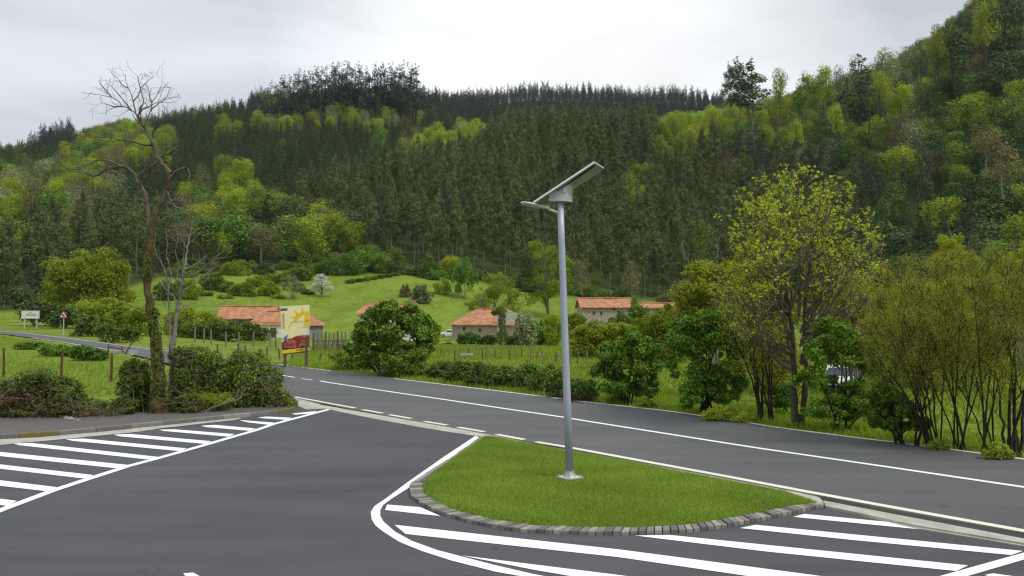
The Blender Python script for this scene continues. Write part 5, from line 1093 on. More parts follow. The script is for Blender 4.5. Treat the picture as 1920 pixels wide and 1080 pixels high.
def house(name, label, cen, w, d, hw, hr, rz, wall, wins=(), hip=.0, over=.5, chimney=None, ridge_shift=0, doors=(), gable_mat=None, zb=None, wall2=None, cat='house'):
    """ridge along local X. cen=(x,y,z of base)"""
    root = empty(name, cen, label, cat, rz=rz)
    mb = MB(); x, y = w / 2, d / 2; g = hr * (y / (y + over)); rs = ridge_shift
    V = [(-x, -y, -1.5), (x, -y, -1.5), (x, y, -1.5), (-x, y, -1.5), (-x, -y, hw), (x, -y, hw), (x, y, hw), (-x, y, hw)]
    Fc = [(0, 1, 5, 4), (1, 2, 6, 5), (2, 3, 7, 6), (3, 0, 4, 7)]
    if not hip: V += [(-x, rs, hw + g), (x, rs, hw + g)]; Fc += [(4, 8, 7)[::-1], (5, 6, 9)]
    wo_ = mesh('wall', V, Fc, wall, root)
    X, Y2 = x + over, y + over; ez = hw - hr * over / y * .6; hx = hip * w / 2; rt = .16
    rp = [(-X, -Y2, ez), (X, -Y2, ez), (X, Y2, ez), (-X, Y2, ez), (-X + hx, rs, hw + hr), (X - hx, rs, hw + hr)]
    # sagging, slightly wavy roof: subdivide each slope
    mb = MB()
    def slope(a, b_, c_, d_, nx=14, ny=5):
        V = []
        for j in range(ny + 1):
            for i in range(nx + 1):
                fu, fv = i / nx, j / ny; p = Vector(a).lerp(Vector(b_), fu).lerp(Vector(d_).lerp(Vector(c_), fu), fv)
                p.z += .05 * math.sin(i * 1.7 + j) * (1 if 0 < j < ny else .5) - .10 * math.sin(math.pi * fu) * fv; V.append(p)
        k = len(V); V2 = [Vector((v.x, v.y, v.z - rt)) for v in V]; F_ = [(j * (nx + 1) + i, j * (nx + 1) + i + 1, (j + 1) * (nx + 1) + i + 1, (j + 1) * (nx + 1) + i) for j in range(ny) for i in range(nx)]
        F_ += [tuple(k + q for q in f)[::-1] for f in F_]
        for i in range(nx): F_.append((i + 1, i, k + i, k + i + 1))
        for j in range(ny): a0, a1 = j * (nx + 1), (j + 1) * (nx + 1); F_.append((a0, a1, k + a1, k + a0)); F_.append((a1 + nx, a0 + nx, k + a0 + nx, k + a1 + nx))
        mb.add(V, []) if False else mb.add(V + V2, F_)
    slope(rp[0], rp[1], rp[5], rp[4]); slope(rp[2], rp[3], rp[4], rp[5])
    if hip: slope(rp[3], rp[0], Vector(rp[4]), Vector(rp[4]) + Vector((0, 0, .001)), 6, 4); slope(rp[1], rp[2], Vector(rp[5]), Vector(rp[5]) + Vector((0, 0, .001)), 6, 4)
    ro = mb.build('roof', M['tiles'], root)
    mb = MB(); mb.tube([Vector(rp[4]) + Vector((0, 0, .04)), Vector(rp[5]) + Vector((0, 0, .04))], .14, 8); mb.build('ridge_tiles', M['tiles'], ro)
    if chimney: mb = MB(); mb.box((chimney[0], chimney[1], hw + hr * .9), (.8, .6, 1.5)); mb.box((chimney[0], chimney[1], hw + hr * .9 + .82), (1.0, .8, .14)); mb.build('chimney', M['stonewall'], ro)
    for (face, u, z, ww, wh) in wins:
        rot = {'f': 0, 'r': math.pi / 2, 'l': -math.pi / 2}[face]; off = {'f': d / 2, 'r': w / 2, 'l': w / 2}[face]; Rm = Matrix.Rotation(rot, 3, 'Z')
        mb = MB(); fw = .09
        for (cx_, cz_, a, h_) in ((u, z + wh / 2, ww + fw, fw), (u, z - wh / 2, ww + fw * 2.4, fw), (u - ww / 2, z, fw, wh - fw), (u + ww / 2, z, fw, wh - fw), (u, z, fw * .6, wh - fw)): mb.box(Rm @ Vector((cx_, -off - .03, cz_)), (a, .10, h_), Rm)
        wf = mb.build('window', M['woodframe'], root); mb = MB(); mb.box(Rm @ Vector((u, -off - .004, z)), (ww - fw * .5, .03, wh - fw * .5), Rm); mb.build('pane', M['window'], wf)
    for (u, ww, h_) in doors: mb = MB(); mb.box((u, -d / 2 - .03, h_ / 2), (ww, .08, h_)); mb.build('door', M['woodframe'], root)
    return root
def gz(px, Y, dz=0): 
    q = P(px, 600, Y); return (q.x, Y, float(ground(q.x, Y)) + dz)
k = 155 / F
def hz(py, Y): return P(960, py, Y).z
Yh = 165; b_ = gz(468, Yh); ev = hz(595.5, Yh - 4) - b_[2]; rg_ = hz(574.5, Yh) - b_[2]
house('farmhouse', 'long red-roofed grey farmhouse behind the whitewashed wing, left of the billboard', b_, 10.6, 7, ev, rg_ - ev, .10, M['greywall'], wins=[('f', -1, ev - 1.0, .7, .6), ('f', 2, ev - 1.1, .6, .5), ('r', 0, ev + .3, .8, .8)], hip=.0, chimney=None)
Yh = 150; b_ = gz(537, Yh); ev = hz(608, Yh - 4) - b_[2]; rg_ = hz(584, Yh) - b_[2]
house('farmhouse', 'red-roofed farmhouse wing with whitewashed front, half hidden by the billboard', b_, 11.4, 8, ev, rg_ - ev, -.10, M['greywall'], wins=[('f', 4.6, 1.6, .9, 1.0), ('f', 1.0, 1.6, .9, 1.0)], hip=.42)
q = gz(509, 145.9); mb = MB()
# whitewashed gable front panel as its own low annex
house('annex', 'small whitewashed annex with dark arched door under the farmhouse roof', gz(510, 145.4), 4.0, 1.6, hz(610, 145) - b_[2], .25, -.10, M['whitewash'], doors=[(.6, 1.1, 1.7)], wins=[('f', -1.1, 1.3, .5, .7)], over=.25, cat='annex')
Yh = 150; b_ = gz(733, Yh); ev = hz(588, Yh - 4) - b_[2]; rg_ = hz(570, Yh) - b_[2]
house('farmhouse', 'whitewashed farmhouse with red roof mostly hidden by the dark elder bush', b_, 11.0, 7, ev, rg_ - ev, .0, M['whitewash'], wins=[('f', 1.2, 1.9, .8, 1.0), ('f', 3.6, 1.9, .8, 1.0)], chimney=(4.2, .4), hip=.18)
Yh = 152; b_ = gz(922, Yh); ev = hz(607, Yh - 5) - b_[2]; rg_ = hz(579, Yh) - b_[2]
house('barn', 'small tan stone barn with patched orange roof, right of the parked white car', b_, 12.0, 10.5, ev, rg_ - ev, -.30, M['stonewall'], wins=[('f', -3.6, ev - .9, .35, .6), ('f', -.5, ev - 1.2, .35, .5)], hip=.55, cat='barn')
Yh = 146; b_ = gz(968, Yh); ev = hz(598, Yh - 2) - b_[2]
M['ruinwall'] = surf('pale_ruined_wall', (.24, .26, .20), (.52, .52, .44), 3, .95, .8, 6)
rr = empty('ruined_wall', b_, 'pale broken wall overgrown at the right side of the barn', 'wall'); mb = MB(); rg = nr(6); n = 14; W_ = 7.0
topz = [hz(584, Yh) - b_[2] - abs(i - 4) * .13 + rg.normal() * .12 for i in range(n + 1)]; V = []
for s_ in (-.25, .25):
    for i in range(n + 1): V += [(-W_ / 2 + W_ * i / n, s_, -1), (-W_ / 2 + W_ * i / n, s_, max(topz[i], .5))]
m_ = 2 * (n + 1); Fc = []
for i in range(n): a = 2 * i; Fc += [(a, a + 2, a + 3, a + 1), (m_ + a + 2, m_ + a, m_ + a + 1, m_ + a + 3), (a + 1, a + 3, m_ + a + 3, m_ + a + 1)]
Fc += [(0, 1, m_ + 1, m_), (2 * n + 1, 2 * n, m_ + 2 * n, m_ + 2 * n + 1)]; mesh('masonry', V, Fc, M['ruinwall'], rr)
Yh = 168; b_ = gz(1134, Yh); ev = hz(575, Yh - 4) - b_[2]; rg_ = hz(559, Yh) - b_[2]
house('farmhouse', 'long low tan stone farmhouse with flat red roof, right of the lamp post', b_, 10.6, 8, ev, rg_ - ev, .05, M['stonewall'], wins=[('f', -2.9, ev - 1.3, .3, .6), ('f', -1.4, ev - 1.3, .3, .6), ('f', 1.3, ev - .5, .3, .5), ('f', 2.2, ev - 1.1, .3, .5)])
Yh = 172; b_ = gz(1240, Yh); ev = hz(576, Yh - 3) - b_[2]; rg_ = hz(568, Yh) - b_[2]
house('outbuilding', 'low red roof peeping out behind the trees at the far right of the houses', b_, 8.6, 6, ev, rg_ - ev, .05, M['stonewall'], cat='outbuilding')
# ------------------------------------------------------------------ cars
M['carwhite'] = flat('white_car_paint', (.80, .81, .82), .25, var=.03); M['glass'] = flat('car_glass', (.03, .04, .05), .08); M['tyre'] = flat('tyre', (.02, .02, .02), .8); M['hub'] = flat('hubcap', (.45, .45, .46), .35, .5); M['redlight'] = flat('tail_light', (.4, .02, .02), .3); M['headl'] = flat('headlight', (.75, .77, .8), .15)
def car(label, loc, rz, s=1.0):
    root = empty('parked_car', loc, label, 'car', rz=rz); root.scale = (s, s, s)
    prof = [(-1.95, .35), (-1.98, .62), (-1.9, .82), (-1.15, .93), (-.45, 1.38), (.25, 1.46), (1.2, 1.42), (1.75, .98), (1.93, .86), (1.97, .5), (1.9, .33)]
    W2 = []; n = len(prof); mb = MB()
    ring = []
    for yk, ins in ((-.80, 0.0), (-.70, .0), (.70, .0), (.80, .0)):
        for x, z in prof:
            yy = yk; 
            if z > 1.0: yy = yk * (1 - .22 * (z - 1.0) / .45)
            ring.append((x * (0.98 if abs(yk) > .75 else 1), yy, z - (.02 if abs(yk) > .75 else 0)))
    for r in range(3):
        for i in range(n): Fi = (r * n + i, r * n + (i + 1) % n, (r + 1) * n + (i + 1) % n, (r + 1) * n + i); mb.F.append(Fi)
    mb.F.append(tuple(range(n))[::-1]); mb.F.append(tuple(range(3 * n, 4 * n))); mb.V = ring; mb.build('body', M['carwhite'], root)
    for sgn in (-1, 1):
        for x0, x1, x2, x3 in ((-.95, -.42, .35, .35), (.42, .42, 1.12, 1.4)):
            y0 = .802 * sgn; y1 = (.80 * (1 - .22 * .32 / .45) + .004) * sgn; mb = MB(); q = [(x0, y0, .97), (x3, y0, .97), (x2, y1, 1.33), (x1, y1, 1.33)]; mb.add(q, [(0, 1, 2, 3)]); mb.build('side_window', M['glass'], root)
        for x in (-1.25, 1.25):
            mb = MB(); mb.tube([(x, sgn * .66, .31), (x, sgn * .83, .31)], .31, 18); w_ = mb.build('wheel', M['tyre'], root); mb = MB(); mb.tube([(x, sgn * .80, .31), (x, sgn * .838, .31)], .18, 12); mb.build('rim', M['hub'], w_)
        mb = MB(); mb.box((-1.93, sgn * .58, .68), (.12, .3, .16)); mb.build('headlight', M['headl'], root); mb = MB(); mb.box((1.93, sgn * .64, .78), (.08, .2, .24)); mb.build('tail_light', M['redlight'], root)
        mb = MB(); mb.box((-.75, sgn * .90, 1.0), (.12, .2, .13)); mb.build('wing_mirror', M['carwhite'], root)
    mb = MB(); mb.add([(-1.12, -.68, .955), (-1.12, .68, .955), (-.5, .58, 1.355), (-.5, -.58, 1.355)], [(0, 1, 2, 3)]); mb.build('windscreen', M['glass'], root)
    mb = MB(); mb.add([(1.74, -.62, 1.01), (1.74, .62, 1.01), (1.25, .54, 1.385), (1.25, -.54, 1.385)], [(3, 2, 1, 0)]); mb.build('rear_window', M['glass'], root)
    mb = MB(); mb.box((-1.985, 0, .45), (.06, 1.4, .16)); mb.box((1.985, 0, .45), (.06, 1.4, .16)); mb.build('bumper', M['black'], root)
    return root
q = gz(849, 158); car('small white car parked at the left corner of the tan barn', (q[0] - .3, 154, hz(631.5, 156)), .12)
q = Gz(1585, 728, .0); q = P(1584, 728, 36); q.z = float(ground(q.x, 36)); car('white car seen through the branches of the elder bush', (q.x, 36.5, q.z - .02), R(68), .62 * 1.35)
# ------------------------------------------------------------------ fences and posts
def wpost(label, px, top, bot, r, mat, name='fence_post', group=None, lean=(0, 0), Y=None, cat='post', sq=False):
    b_ = G(px, bot) if Y is None else P(px, bot, Y)
    t_ = P(px + lean[0], top, b_.y); root_ = bpy.data.objects.new(name, None)
    mb = MB(); rg = nr(int(px * 7)); m1 = b_.lerp(t_, .5) + Vector((rg.normal() * r * .4, 0, 0)); mb.tube([b_ - Vector((0, 0, .3)) - b_, m1 - b_, t_ - b_], [r * 1.1, r, r * .8], 7); o = mb.build(name, mat); o.location = b_; tag(o, label, cat, group)
    return o
for x, t0, b0_, l in ((7, 652, 705, 'dark slim rusty fence post at the left frame edge'), (115, 658, 710, 'crooked mossy fence post, second of the pasture fence'), (208, 663, 714, 'rusty brown fence post nearest the bare tree')):
    wpost(l, x, t0, b0_, .065, M['rust'], lean=(2 if x > 10 else 0, 0), group='pasture fence posts')
i = 0
rg = nr(17)
FR = [(366, 613), (382, 616), (396, 618), (424, 622), (449, 622), (476, 622), (507, 624), (518, 628)]
LFR = ['first', 'second', 'third', 'fourth', 'fifth', 'sixth', 'seventh', 'eighth']
for j, (x, y) in enumerate(FR): wpost(LFR[j] + ' grey post in the row before the farmhouse hedge, counted from the bare sapling', x, y, y + 22, .085, M['wood_grey'], Y=78, name='hedge_post', group='posts before the farmhouse hedge', lean=(rg.normal(), 0))
LG = [(408, 645), (446, 645), (463, 647), (500, 649), (524, 653), (545, 663, 'b'), (601, 664), (618, 662)]
for j, e in enumerate(LG): wpost(LFR[j] + ' short dark stake in the pasture between hedge and billboard, from left', e[0], e[1], e[1] + 13, .07, M['wood'], Y=62, name='pasture_stake', group='stakes behind the broad hedge', lean=(rg.normal() * 1.5, 0))
for j in range(9):
    x = 588 + j * 7.5; wpost('weathered post in the garden paling right of the billboard', x, 622 + rg.normal() * 1.5, 650, .10, M['wood_grey'] if j % 3 else M['wood'], Y=80, name='paling_post', group='garden paling beside the billboard')
fr_ = empty('garden_fence', gz(622, 82), 'low plank garden fence right of the billboard', 'fence')
for zc in (.4, .8): mb = MB(); a0, a1 = P(586, 640, 82), P(655, 640, 82); mb.box(((a0.x + a1.x) / 2, 82, zc), (a1.x - a0.x, .05, .12)); mb.build('rail', M['wood_grey'], fr_, world=True)
for j in range(16): x = 590 + j * 4.2; p_ = P(x, 640, 81.95); mb = MB(); mb.box((p_.x, 81.9, .5 + .04 * math.sin(j * 3)), (.08, .03, 1.0)); mb.build('picket', M['wood'] if j % 3 else M['wood_grey'], fr_, world=True)
for j in range(22):
    x = 826 + j * 13 + rg.normal() * 2.5; y = 654 + 4 * math.sin(j * .9) * .5 + (j > 12) * 4; h_ = 17 + rg.normal() * 2.5 + (j > 14) * 7
    wpost('thin grey vineyard post in the meadow ' + ('left' if x < 1052 else 'right') + ' of the lamp post', x, y, y + h_, .055, M['wood_grey'] if j % 2 else M['wood'], Y=(3.5 * F) / (y + h_ - 590), name='vineyard_post', group='vineyard posts ' + ('left' if x < 1052 else 'right') + ' of the lamp post', lean=(rg.normal() * 1.2, 0))
# boundary fence posts at the foot of barn bushes
for j in range(8):
    x = 875 + j * 17; wpost('short pale post at the meadow edge below the barn bushes', x, 641 + j * .9, 655 + j * .6, .08, M['wood_grey'], Y=88, name='edge_post', group='pale posts along the barn bushes')
# broken railing with culvert by the distant road
cb = G(235, 664); rt_ = empty('road_culvert', cb, 'pale concrete culvert head beside the distant road', 'culvert'); kk = cb.y / F
mb = MB(); mb.box(cb + Vector((0, 0, .1)), (42 * kk, .3, 8 * kk)); mb.box(cb + Vector((-20 * kk, 0, .05)), (5 * kk, .34, 14 * kk)); mb.build('headwall', M['concrete'], rt_, world=True)
rl = empty('broken_railing', cb + Vector((0, -.4, 0)), 'bent dark railing leaning over the culvert beside the distant road', 'railing')
for (x0, y0, x1, y1) in ((203, 645, 203, 672), (228, 648, 231, 662), (234, 664, 254, 632), (218, 668, 240, 664), (203, 650, 228, 655)):
    mb = MB(); mb.tube([P(x0, y0, cb.y - .4), P(x1, y1, cb.y - .4)], .05, 6); mb.build('bar', M['rust'], rl, world=True)
# log, fallen branches, stones, trough
def log(label, a, b_, r, mat, Y=None, name='fallen_branch', cat='branch', group=None, forks=True, seed=1):
    p0 = G(*a); p1 = P(b_[0], b_[1], p0.y - .3) if Y is None else P(b_[0], b_[1], Y); rg = nr(seed); out = []; pts = [p0.lerp(p1, f) + Vector((rg.normal() * r, rg.normal() * r, r + abs(rg.normal()) * r * .5)) for f in np.linspace(0, 1, 7)]
    out.append((pts, [r * (1 - .1 * i) for i in range(7)]))
    if forks:
        for i in (2, 3, 4, 5): s = (pts[i] - pts[i - 1]).normalized() + Vector((rg.normal() * .5, rg.normal() * .4, .35 + .3 * rg.random())); grow(rg, pts[i], s, (p1 - p0).length * .3, r * .45, 1, out, [])
    mb = wood(out, p0); o = mb.build(name, mat); o.location = p0; tag(o, label, cat, group); return o
log('cut log with a pale end lying before the green shrub', (226, 616), (246, 604), .28, M['bark_pale'], name='cut_log', cat='log', forks=False, seed=2)
log('long thin fallen branch lying along the kerb under the broad hedge', (440, 768), (330, 782), .05, M['twig'], seed=3); log('second fallen branch on the kerb side, with raised fork', (372, 778), (455, 748), .04, M['bark_grey'], seed=4)
log('pale broken stick leaning out of the broad hedge', (430, 765), (462, 715), .035, M['bark_grey'], seed=5, forks=False)
log('upper fallen branch at the foot of the rounded bush', (765, 706), (832, 690), .06, M['bark_grey'], seed=6); log('lower dark fallen branch beneath the rounded bush', (760, 702), (835, 708), .07, M['bark'], seed=7); log('pale branch sticking out right of the thin sapling', (322, 735), (350, 692), .04, M['bark_pale'], seed=8, forks=False)
tb = P(874, 668, 68); tb.z = 0; ot = empty('trough', tb, 'small whitish trough lying in the meadow above the brambles', 'trough'); mb = MB()
for c_, d_ in (((0, -.3, .3), (.9 * 1.4, .04, .35)), ((0, .3, .3), (.9 * 1.4, .04, .35)), ((-.62, 0, .3), (.04, .56, .35)), ((.62, 0, .3), (.04, .56, .35)), ((0, 0, .16), (1.18, .54, .05))): mb.box(c_, d_)
mb.build('tub', M['concrete'], ot); ot.scale = (.9, .8, .5)
rg = nr(31)
def rock(name, label, c_, r, group=None, mat='stone', cat='stone', fl=.6):
    import bmesh
    bm = bmesh.new(); bmesh.ops.create_icosphere(bm, subdivisions=2, radius=r)
    for v in bm.verts: n_ = v.co.normalized(); v.co *= 1 + .22 * math.sin(n_.x * 5 + rg.random()) * math.cos(n_.y * 4) + .06 * rg.normal(); v.co.z *= fl
    me = bpy.data.meshes.new(name); bm.to_mesh(me); bm.free(); me.materials.append(M[mat]); o = bpy.data.objects.new(name, me); C.objects.link(o); o.location = c_; o.rotation_euler = (0, 0, rg.random() * 6)
    return tag(o, label, cat, group)
for j, (x, y, r_, l) in enumerate([(8, 748, .40, 'flat pale stone of the old wall, upper one at the left frame edge'), (12, 763, .34, 'pale wall stone below the flat one at the left edge'), (33, 757, .26, 'wall stone half under the brambles near the left edge'), (-12, 756, .4, 'grey wall stone cut by the left frame edge')]):
    p_ = P(x, y, 27.3); rock('wall_stone', l, p_, r_, 'stones of the collapsed wall', fl=.5)
for j in range(16):
    x = 45 + j * 6.5 + rg.normal() * 3; y = 768 + j * 1.3 + rg.normal() * 1.5; p_ = Gz(x, y, .12)
    rock('loose_stone', 'small loose pale stone on the gravel below the bramble bank', p_, .05 + .06 * rg.random(), 'loose stones on the gravel')

# ------------------------------------------------------------------ forest on the hills
def trunk_geo(h, r, lean, rng, n=6, branches=None):
    mb = MB(); pts = [(0, 0, -1.0)]; x = y = 0
    for i in range(1, 6): x += rng.normal() * lean; y += rng.normal() * lean; pts.append((x, y, h * i / 5))
    mb.tube(pts, [r * (1 - .14 * i) for i in range(6)], n, cap=False)
    if branches:
        for q in branches: mb.tube(q[0], q[1], 4, cap=False)
    return mb
def crown_euc(rng, h=24):
    L = []; z0 = h * rng.uniform(.27, .40); n = 15
    for i in range(n):
        f = i / (n - 1); z = z0 + (h - z0) * f; r = 3.4 * (1 - f ** 2.0) ** .7 * (.55 + .45 * min(f * 4, 1)) * rng.uniform(.85, 1.12) + .35
        a = rng.uniform(0, 6.28); off = r * .5; L.append((math.cos(a) * off, math.sin(a) * off, z, r * .62, r * .62, 1.6))
    return lobes_leaves(L, 2300, .62, rng, .5, .35, up=.8, rnd=.38)
def crown_pine(rng, h=18, w=3.0):
    L = []; z0 = h * .12; n = 15
    for i in range(n):
        f = i / (n - 1); z = z0 + (h - z0) * f; r = w * (1 - f) ** .75 + .35; a = i * 2.4 + rng.uniform(0, .6)
        L.append((math.cos(a) * r * .4, math.sin(a) * r * .4, z, r * .7, r * .7, .9))
    return lobes_leaves(L, 1150, .62, rng, .4, .35, up=.7, rnd=.38)
def crown_ridge(rng, h=24):
    L = []; z0 = h * rng.uniform(.26, .38); n = 16
    for i in range(n):
        f = i / (n - 1); z = z0 + (h - z0) * f; r = 3.4 * (1 - f ** 2.2) * rng.uniform(.6, 1.15) + .6; a = rng.uniform(0, 6.28)
        L.append((math.cos(a) * r * .5, math.sin(a) * r * .5, z, r * .62, r * .62, 1.1))
    return lobes_leaves(L, 1150, .62, rng, .35, .45, up=.4, rnd=.7)
def crown_round(rng, h=12, w=5.6, n=1700, leaf=.62, shell=.4):
    L = [(0, 0, h * .60, w * .6, w * .6, h * .28)]
    for i in range(11):
        a = i * 2.4 + rng.uniform(0, .5); f = rng.random(); z = h * (.22 + .62 * f); r = w * (.66 - .35 * max(f - .4, 0)) * rng.uniform(.8, 1.1)
        L.append((math.cos(a) * r * .75, math.sin(a) * r * .75, z, w * rng.uniform(.28, .42), w * rng.uniform(.28, .42), h * rng.uniform(.13, .2)))
    L.append((0, 0, h * .86, w * .4, w * .4, h * .13))
    return lobes_leaves(L, n, leaf, rng, .6, shell, up=.6, rnd=.42)
def limbs(rng, h, w, n=7, r=.12, up=.5):
    B = []
    for i in range(n):
        a = i * 2.4; z = h * rng.uniform(.3, .6); e = Vector((math.cos(a) * w * .7, math.sin(a) * w * .7, z + h * .3)); s = Vector((0, 0, z)); B.append(([s, s.lerp(e, .5) + Vector((0, 0, .3)), e], [r, r * .6, r * .25]))
    return B
def proto(name, crown, tr_, leafm, barkm, split=False):
    V, T = crown
    if split:
        return leafmesh(name + '_crown', V, T, [M[leafm]]), tr_
    return leafmesh(name, V, T, [M[leafm], M[barkm]], extra=(tr_.V, tr_.F, 1))
PR = {}
for i in range(4):
    rg = nr(300 + i); PR['euc', i] = proto('eucalyptus', crown_euc(rg, 24 + i), trunk_geo(21, .19, .25, rg), 'eucleaf', 'bark_pale')
    rg = nr(310 + i); PR['pine', i] = proto('pine', crown_pine(rg, 16 + i), trunk_geo(14, .2, .1, rg), 'pineleaf', 'bark')
    rg = nr(320 + i); PR['ridge', i] = proto('ridge_pine', crown_ridge(rg, 22 + i), trunk_geo(20, .3, .3, rg, branches=limbs(rg, 22, 3, 6, .12)), 'ridgeleaf', 'bark')
    for j, (k, lm) in enumerate([('lime', 'lime'), ('mid', 'midgreen'), ('brown', 'brown'), ('ever', 'evergreen'), ('pale', 'palebud')]):
        rg = nr(330 + 10 * j + i); hh = 14 + i
        PR[k, i] = proto('broadleaf', crown_round(rg, hh, 5.9 + .3 * i, 2300 if k in ('lime', 'mid', 'ever') else 1300, .62 if k != 'brown' else .5), trunk_geo(hh * .8, .25, .15, rg, branches=limbs(rg, hh, 4.5, 8, .1)), lm, 'bark_grey' if k in ('brown', 'pale') else 'bark')
def ip(px, cy, poly): return inpoly(np.atleast_1d(np.asarray(px, float)), np.atleast_1d(np.asarray(cy, float)), poly)[0]
ZONES = [
 ('lime', 'C', [(470, 215), (500, 175), (560, 158), (650, 150), (760, 165), (800, 190), (790, 215), (720, 222), (640, 215), (560, 218), (500, 225)]),
 ('lime', 'C', [(742, 262), (760, 238), (830, 232), (905, 226), (915, 240), (880, 258), (800, 268), (750, 278)]),
 ('lime', 'A', [(1225, 215), (1290, 195), (1345, 190), (1345, 235), (1300, 262), (1240, 275)]),
 ('lime', 'A', [(1170, 300), (1215, 280), (1220, 340), (1180, 360)]),
 ('lime', 'B', [(190, 225), (260, 215), (330, 235), (320, 280), (220, 290), (130, 300), (120, 270)]),
 ('brown', 'B', [(0, 300), (110, 285), (200, 300), (240, 340), (120, 400), (0, 420)]),
 ('lime', 'L', [(-100, 360), (50, 350), (60, 430), (-100, 440)]),
 ('lime', 'L', [(410, 290), (480, 290), (480, 330), (420, 335)]),
 ('mixg', 'L', [(340, 340), (500, 330), (560, 360), (660, 375), (690, 430), (680, 500), (340, 500), (330, 420)]),
 ('lime', 'S', [(410, 215), (450, 210), (450, 232), (410, 232)]),
]
def zone(px, cy, Y, z, r):
    if Y > 640 and 780 < px < 1360: return 'ridge'
    if px < 135 and cy < 262: return 'ridge'
    for k, nm, pl in ZONES:
        if ip(px, cy, pl):
            if k == 'mixg': return ['lime', 'mid', 'mid', 'brown', 'lime', 'ever'][int(r * 6)]
            if nm == 'C' and r > .72: return 'brown' if r < .9 else 'pale'
            if nm == 'B': return ['lime', 'brown', 'brown', 'mid', 'lime', 'pale'][int(r * 6)] if k == 'brown' else ['lime', 'lime', 'mid', 'brown'][int(r * 4)]
            return k
    if 470 < px < 790 and cy < 215: return 'ridge'
    if px > 1345:
        top = 250 + (px - 1345) * .12
        if cy < top: 
            if px > 1740: return ['ever', 'ever', 'mid', 'mid', 'brown', 'ever', 'lime'][int(r * 7)]
            return ['lime', 'lime', 'mid', 'mid', 'ever', 'brown', 'lime', 'pale'][int(r * 8)] if cy > 100 else ['lime', 'pale', 'mid', 'ever'][int(r * 4)]
        if cy < top + 70: return ['euc', 'euc', 'ridge', 'mid', 'euc', 'brown'][int(r * 6)] if px < 1750 else ['mid', 'ever', 'lime', 'brown', 'ever'][int(r * 5)]
        if px < 1500: return 'euc' if cy < 500 else 'ever'
        if px > 1830: return ['ever', 'mid', 'lime', 'ever', 'pine'][int(r * 5)]
        return 'pine' if r < .9 else 'ever'
    if ip(px, cy, [(540, 350), (620, 318), (720, 300), (800, 275), (900, 245), (1000, 200), (1100, 185), (1250, 180), (1360, 200), (1360, 600), (660, 600), (650, 420), (560, 390)]): return 'euc' if r < .985 else 'brown'
    if px < 330 and cy > 380: return 'euc' if r < .6 and cy < 470 else 'pine'
    return 'pine' if r < .985 else 'mid'
SP = {'euc': 4.9, 'pine': 4.6, 'ridge': 4.9, 'lime': 8.0, 'mid': 8.0, 'brown': 7.5, 'ever': 7.5, 'pale': 7.5}
rng = nr(1234); taken = {}; TREES = []
GS = 2.4
def free(x, y, r):
    c0 = int(r / 6) + 1; i, j = int(x // 6), int(y // 6)
    for a in range(i - c0, i + c0 + 1):
        for b in range(j - c0, j + c0 + 1):
            for (u, v, s) in taken.get((a, b), ()):
                if (u - x) ** 2 + (v - y) ** 2 < ((r + s) * .5) ** 2: return False
    return True
def put(x, y, s): taken.setdefault((int(x // 6), int(y // 6)), []).append((x, y, s))
# trees singled out by the photograph: (kind, variant, base px, distance or None, height px, width factor, label, name)
SPECIAL = []
def special(kind, px, topy, Y, hpx, label, name, wk=1.0, v=0):
    base = P(px, topy + hpx, Y); z = base.z; base_h = {'euc': 24, 'pine': 16, 'ridge': 22}.get(kind, 14) + v
    SPECIAL.append((kind, v, base.x, Y, z, hpx * Y / F / base_h, wk, label, name)); put(base.x, Y, SP[kind] * .8)
rg = nr(9)
for i in range(46):          # skyline pine clump
    px = 474 + i * 6.8 + rg.normal() * 2; top = float(np.interp(px, [470, 490, 540, 600, 650, 700, 780, 790], [192, 155, 133, 122, 110, 116, 112, 150])) + abs(rg.normal()) * 7
    Y = 560 + rg.uniform(0, 26); x = (px - 960) / F * Y; gz = float(ground(x, Y)); py = proj(x, Y, gz)[1]
    special('ridge', px, top, Y, max(py - top, 30), 'tall dark pine in the clump on the highest part of the skyline', 'skyline_pine', 1.15, i % 4)
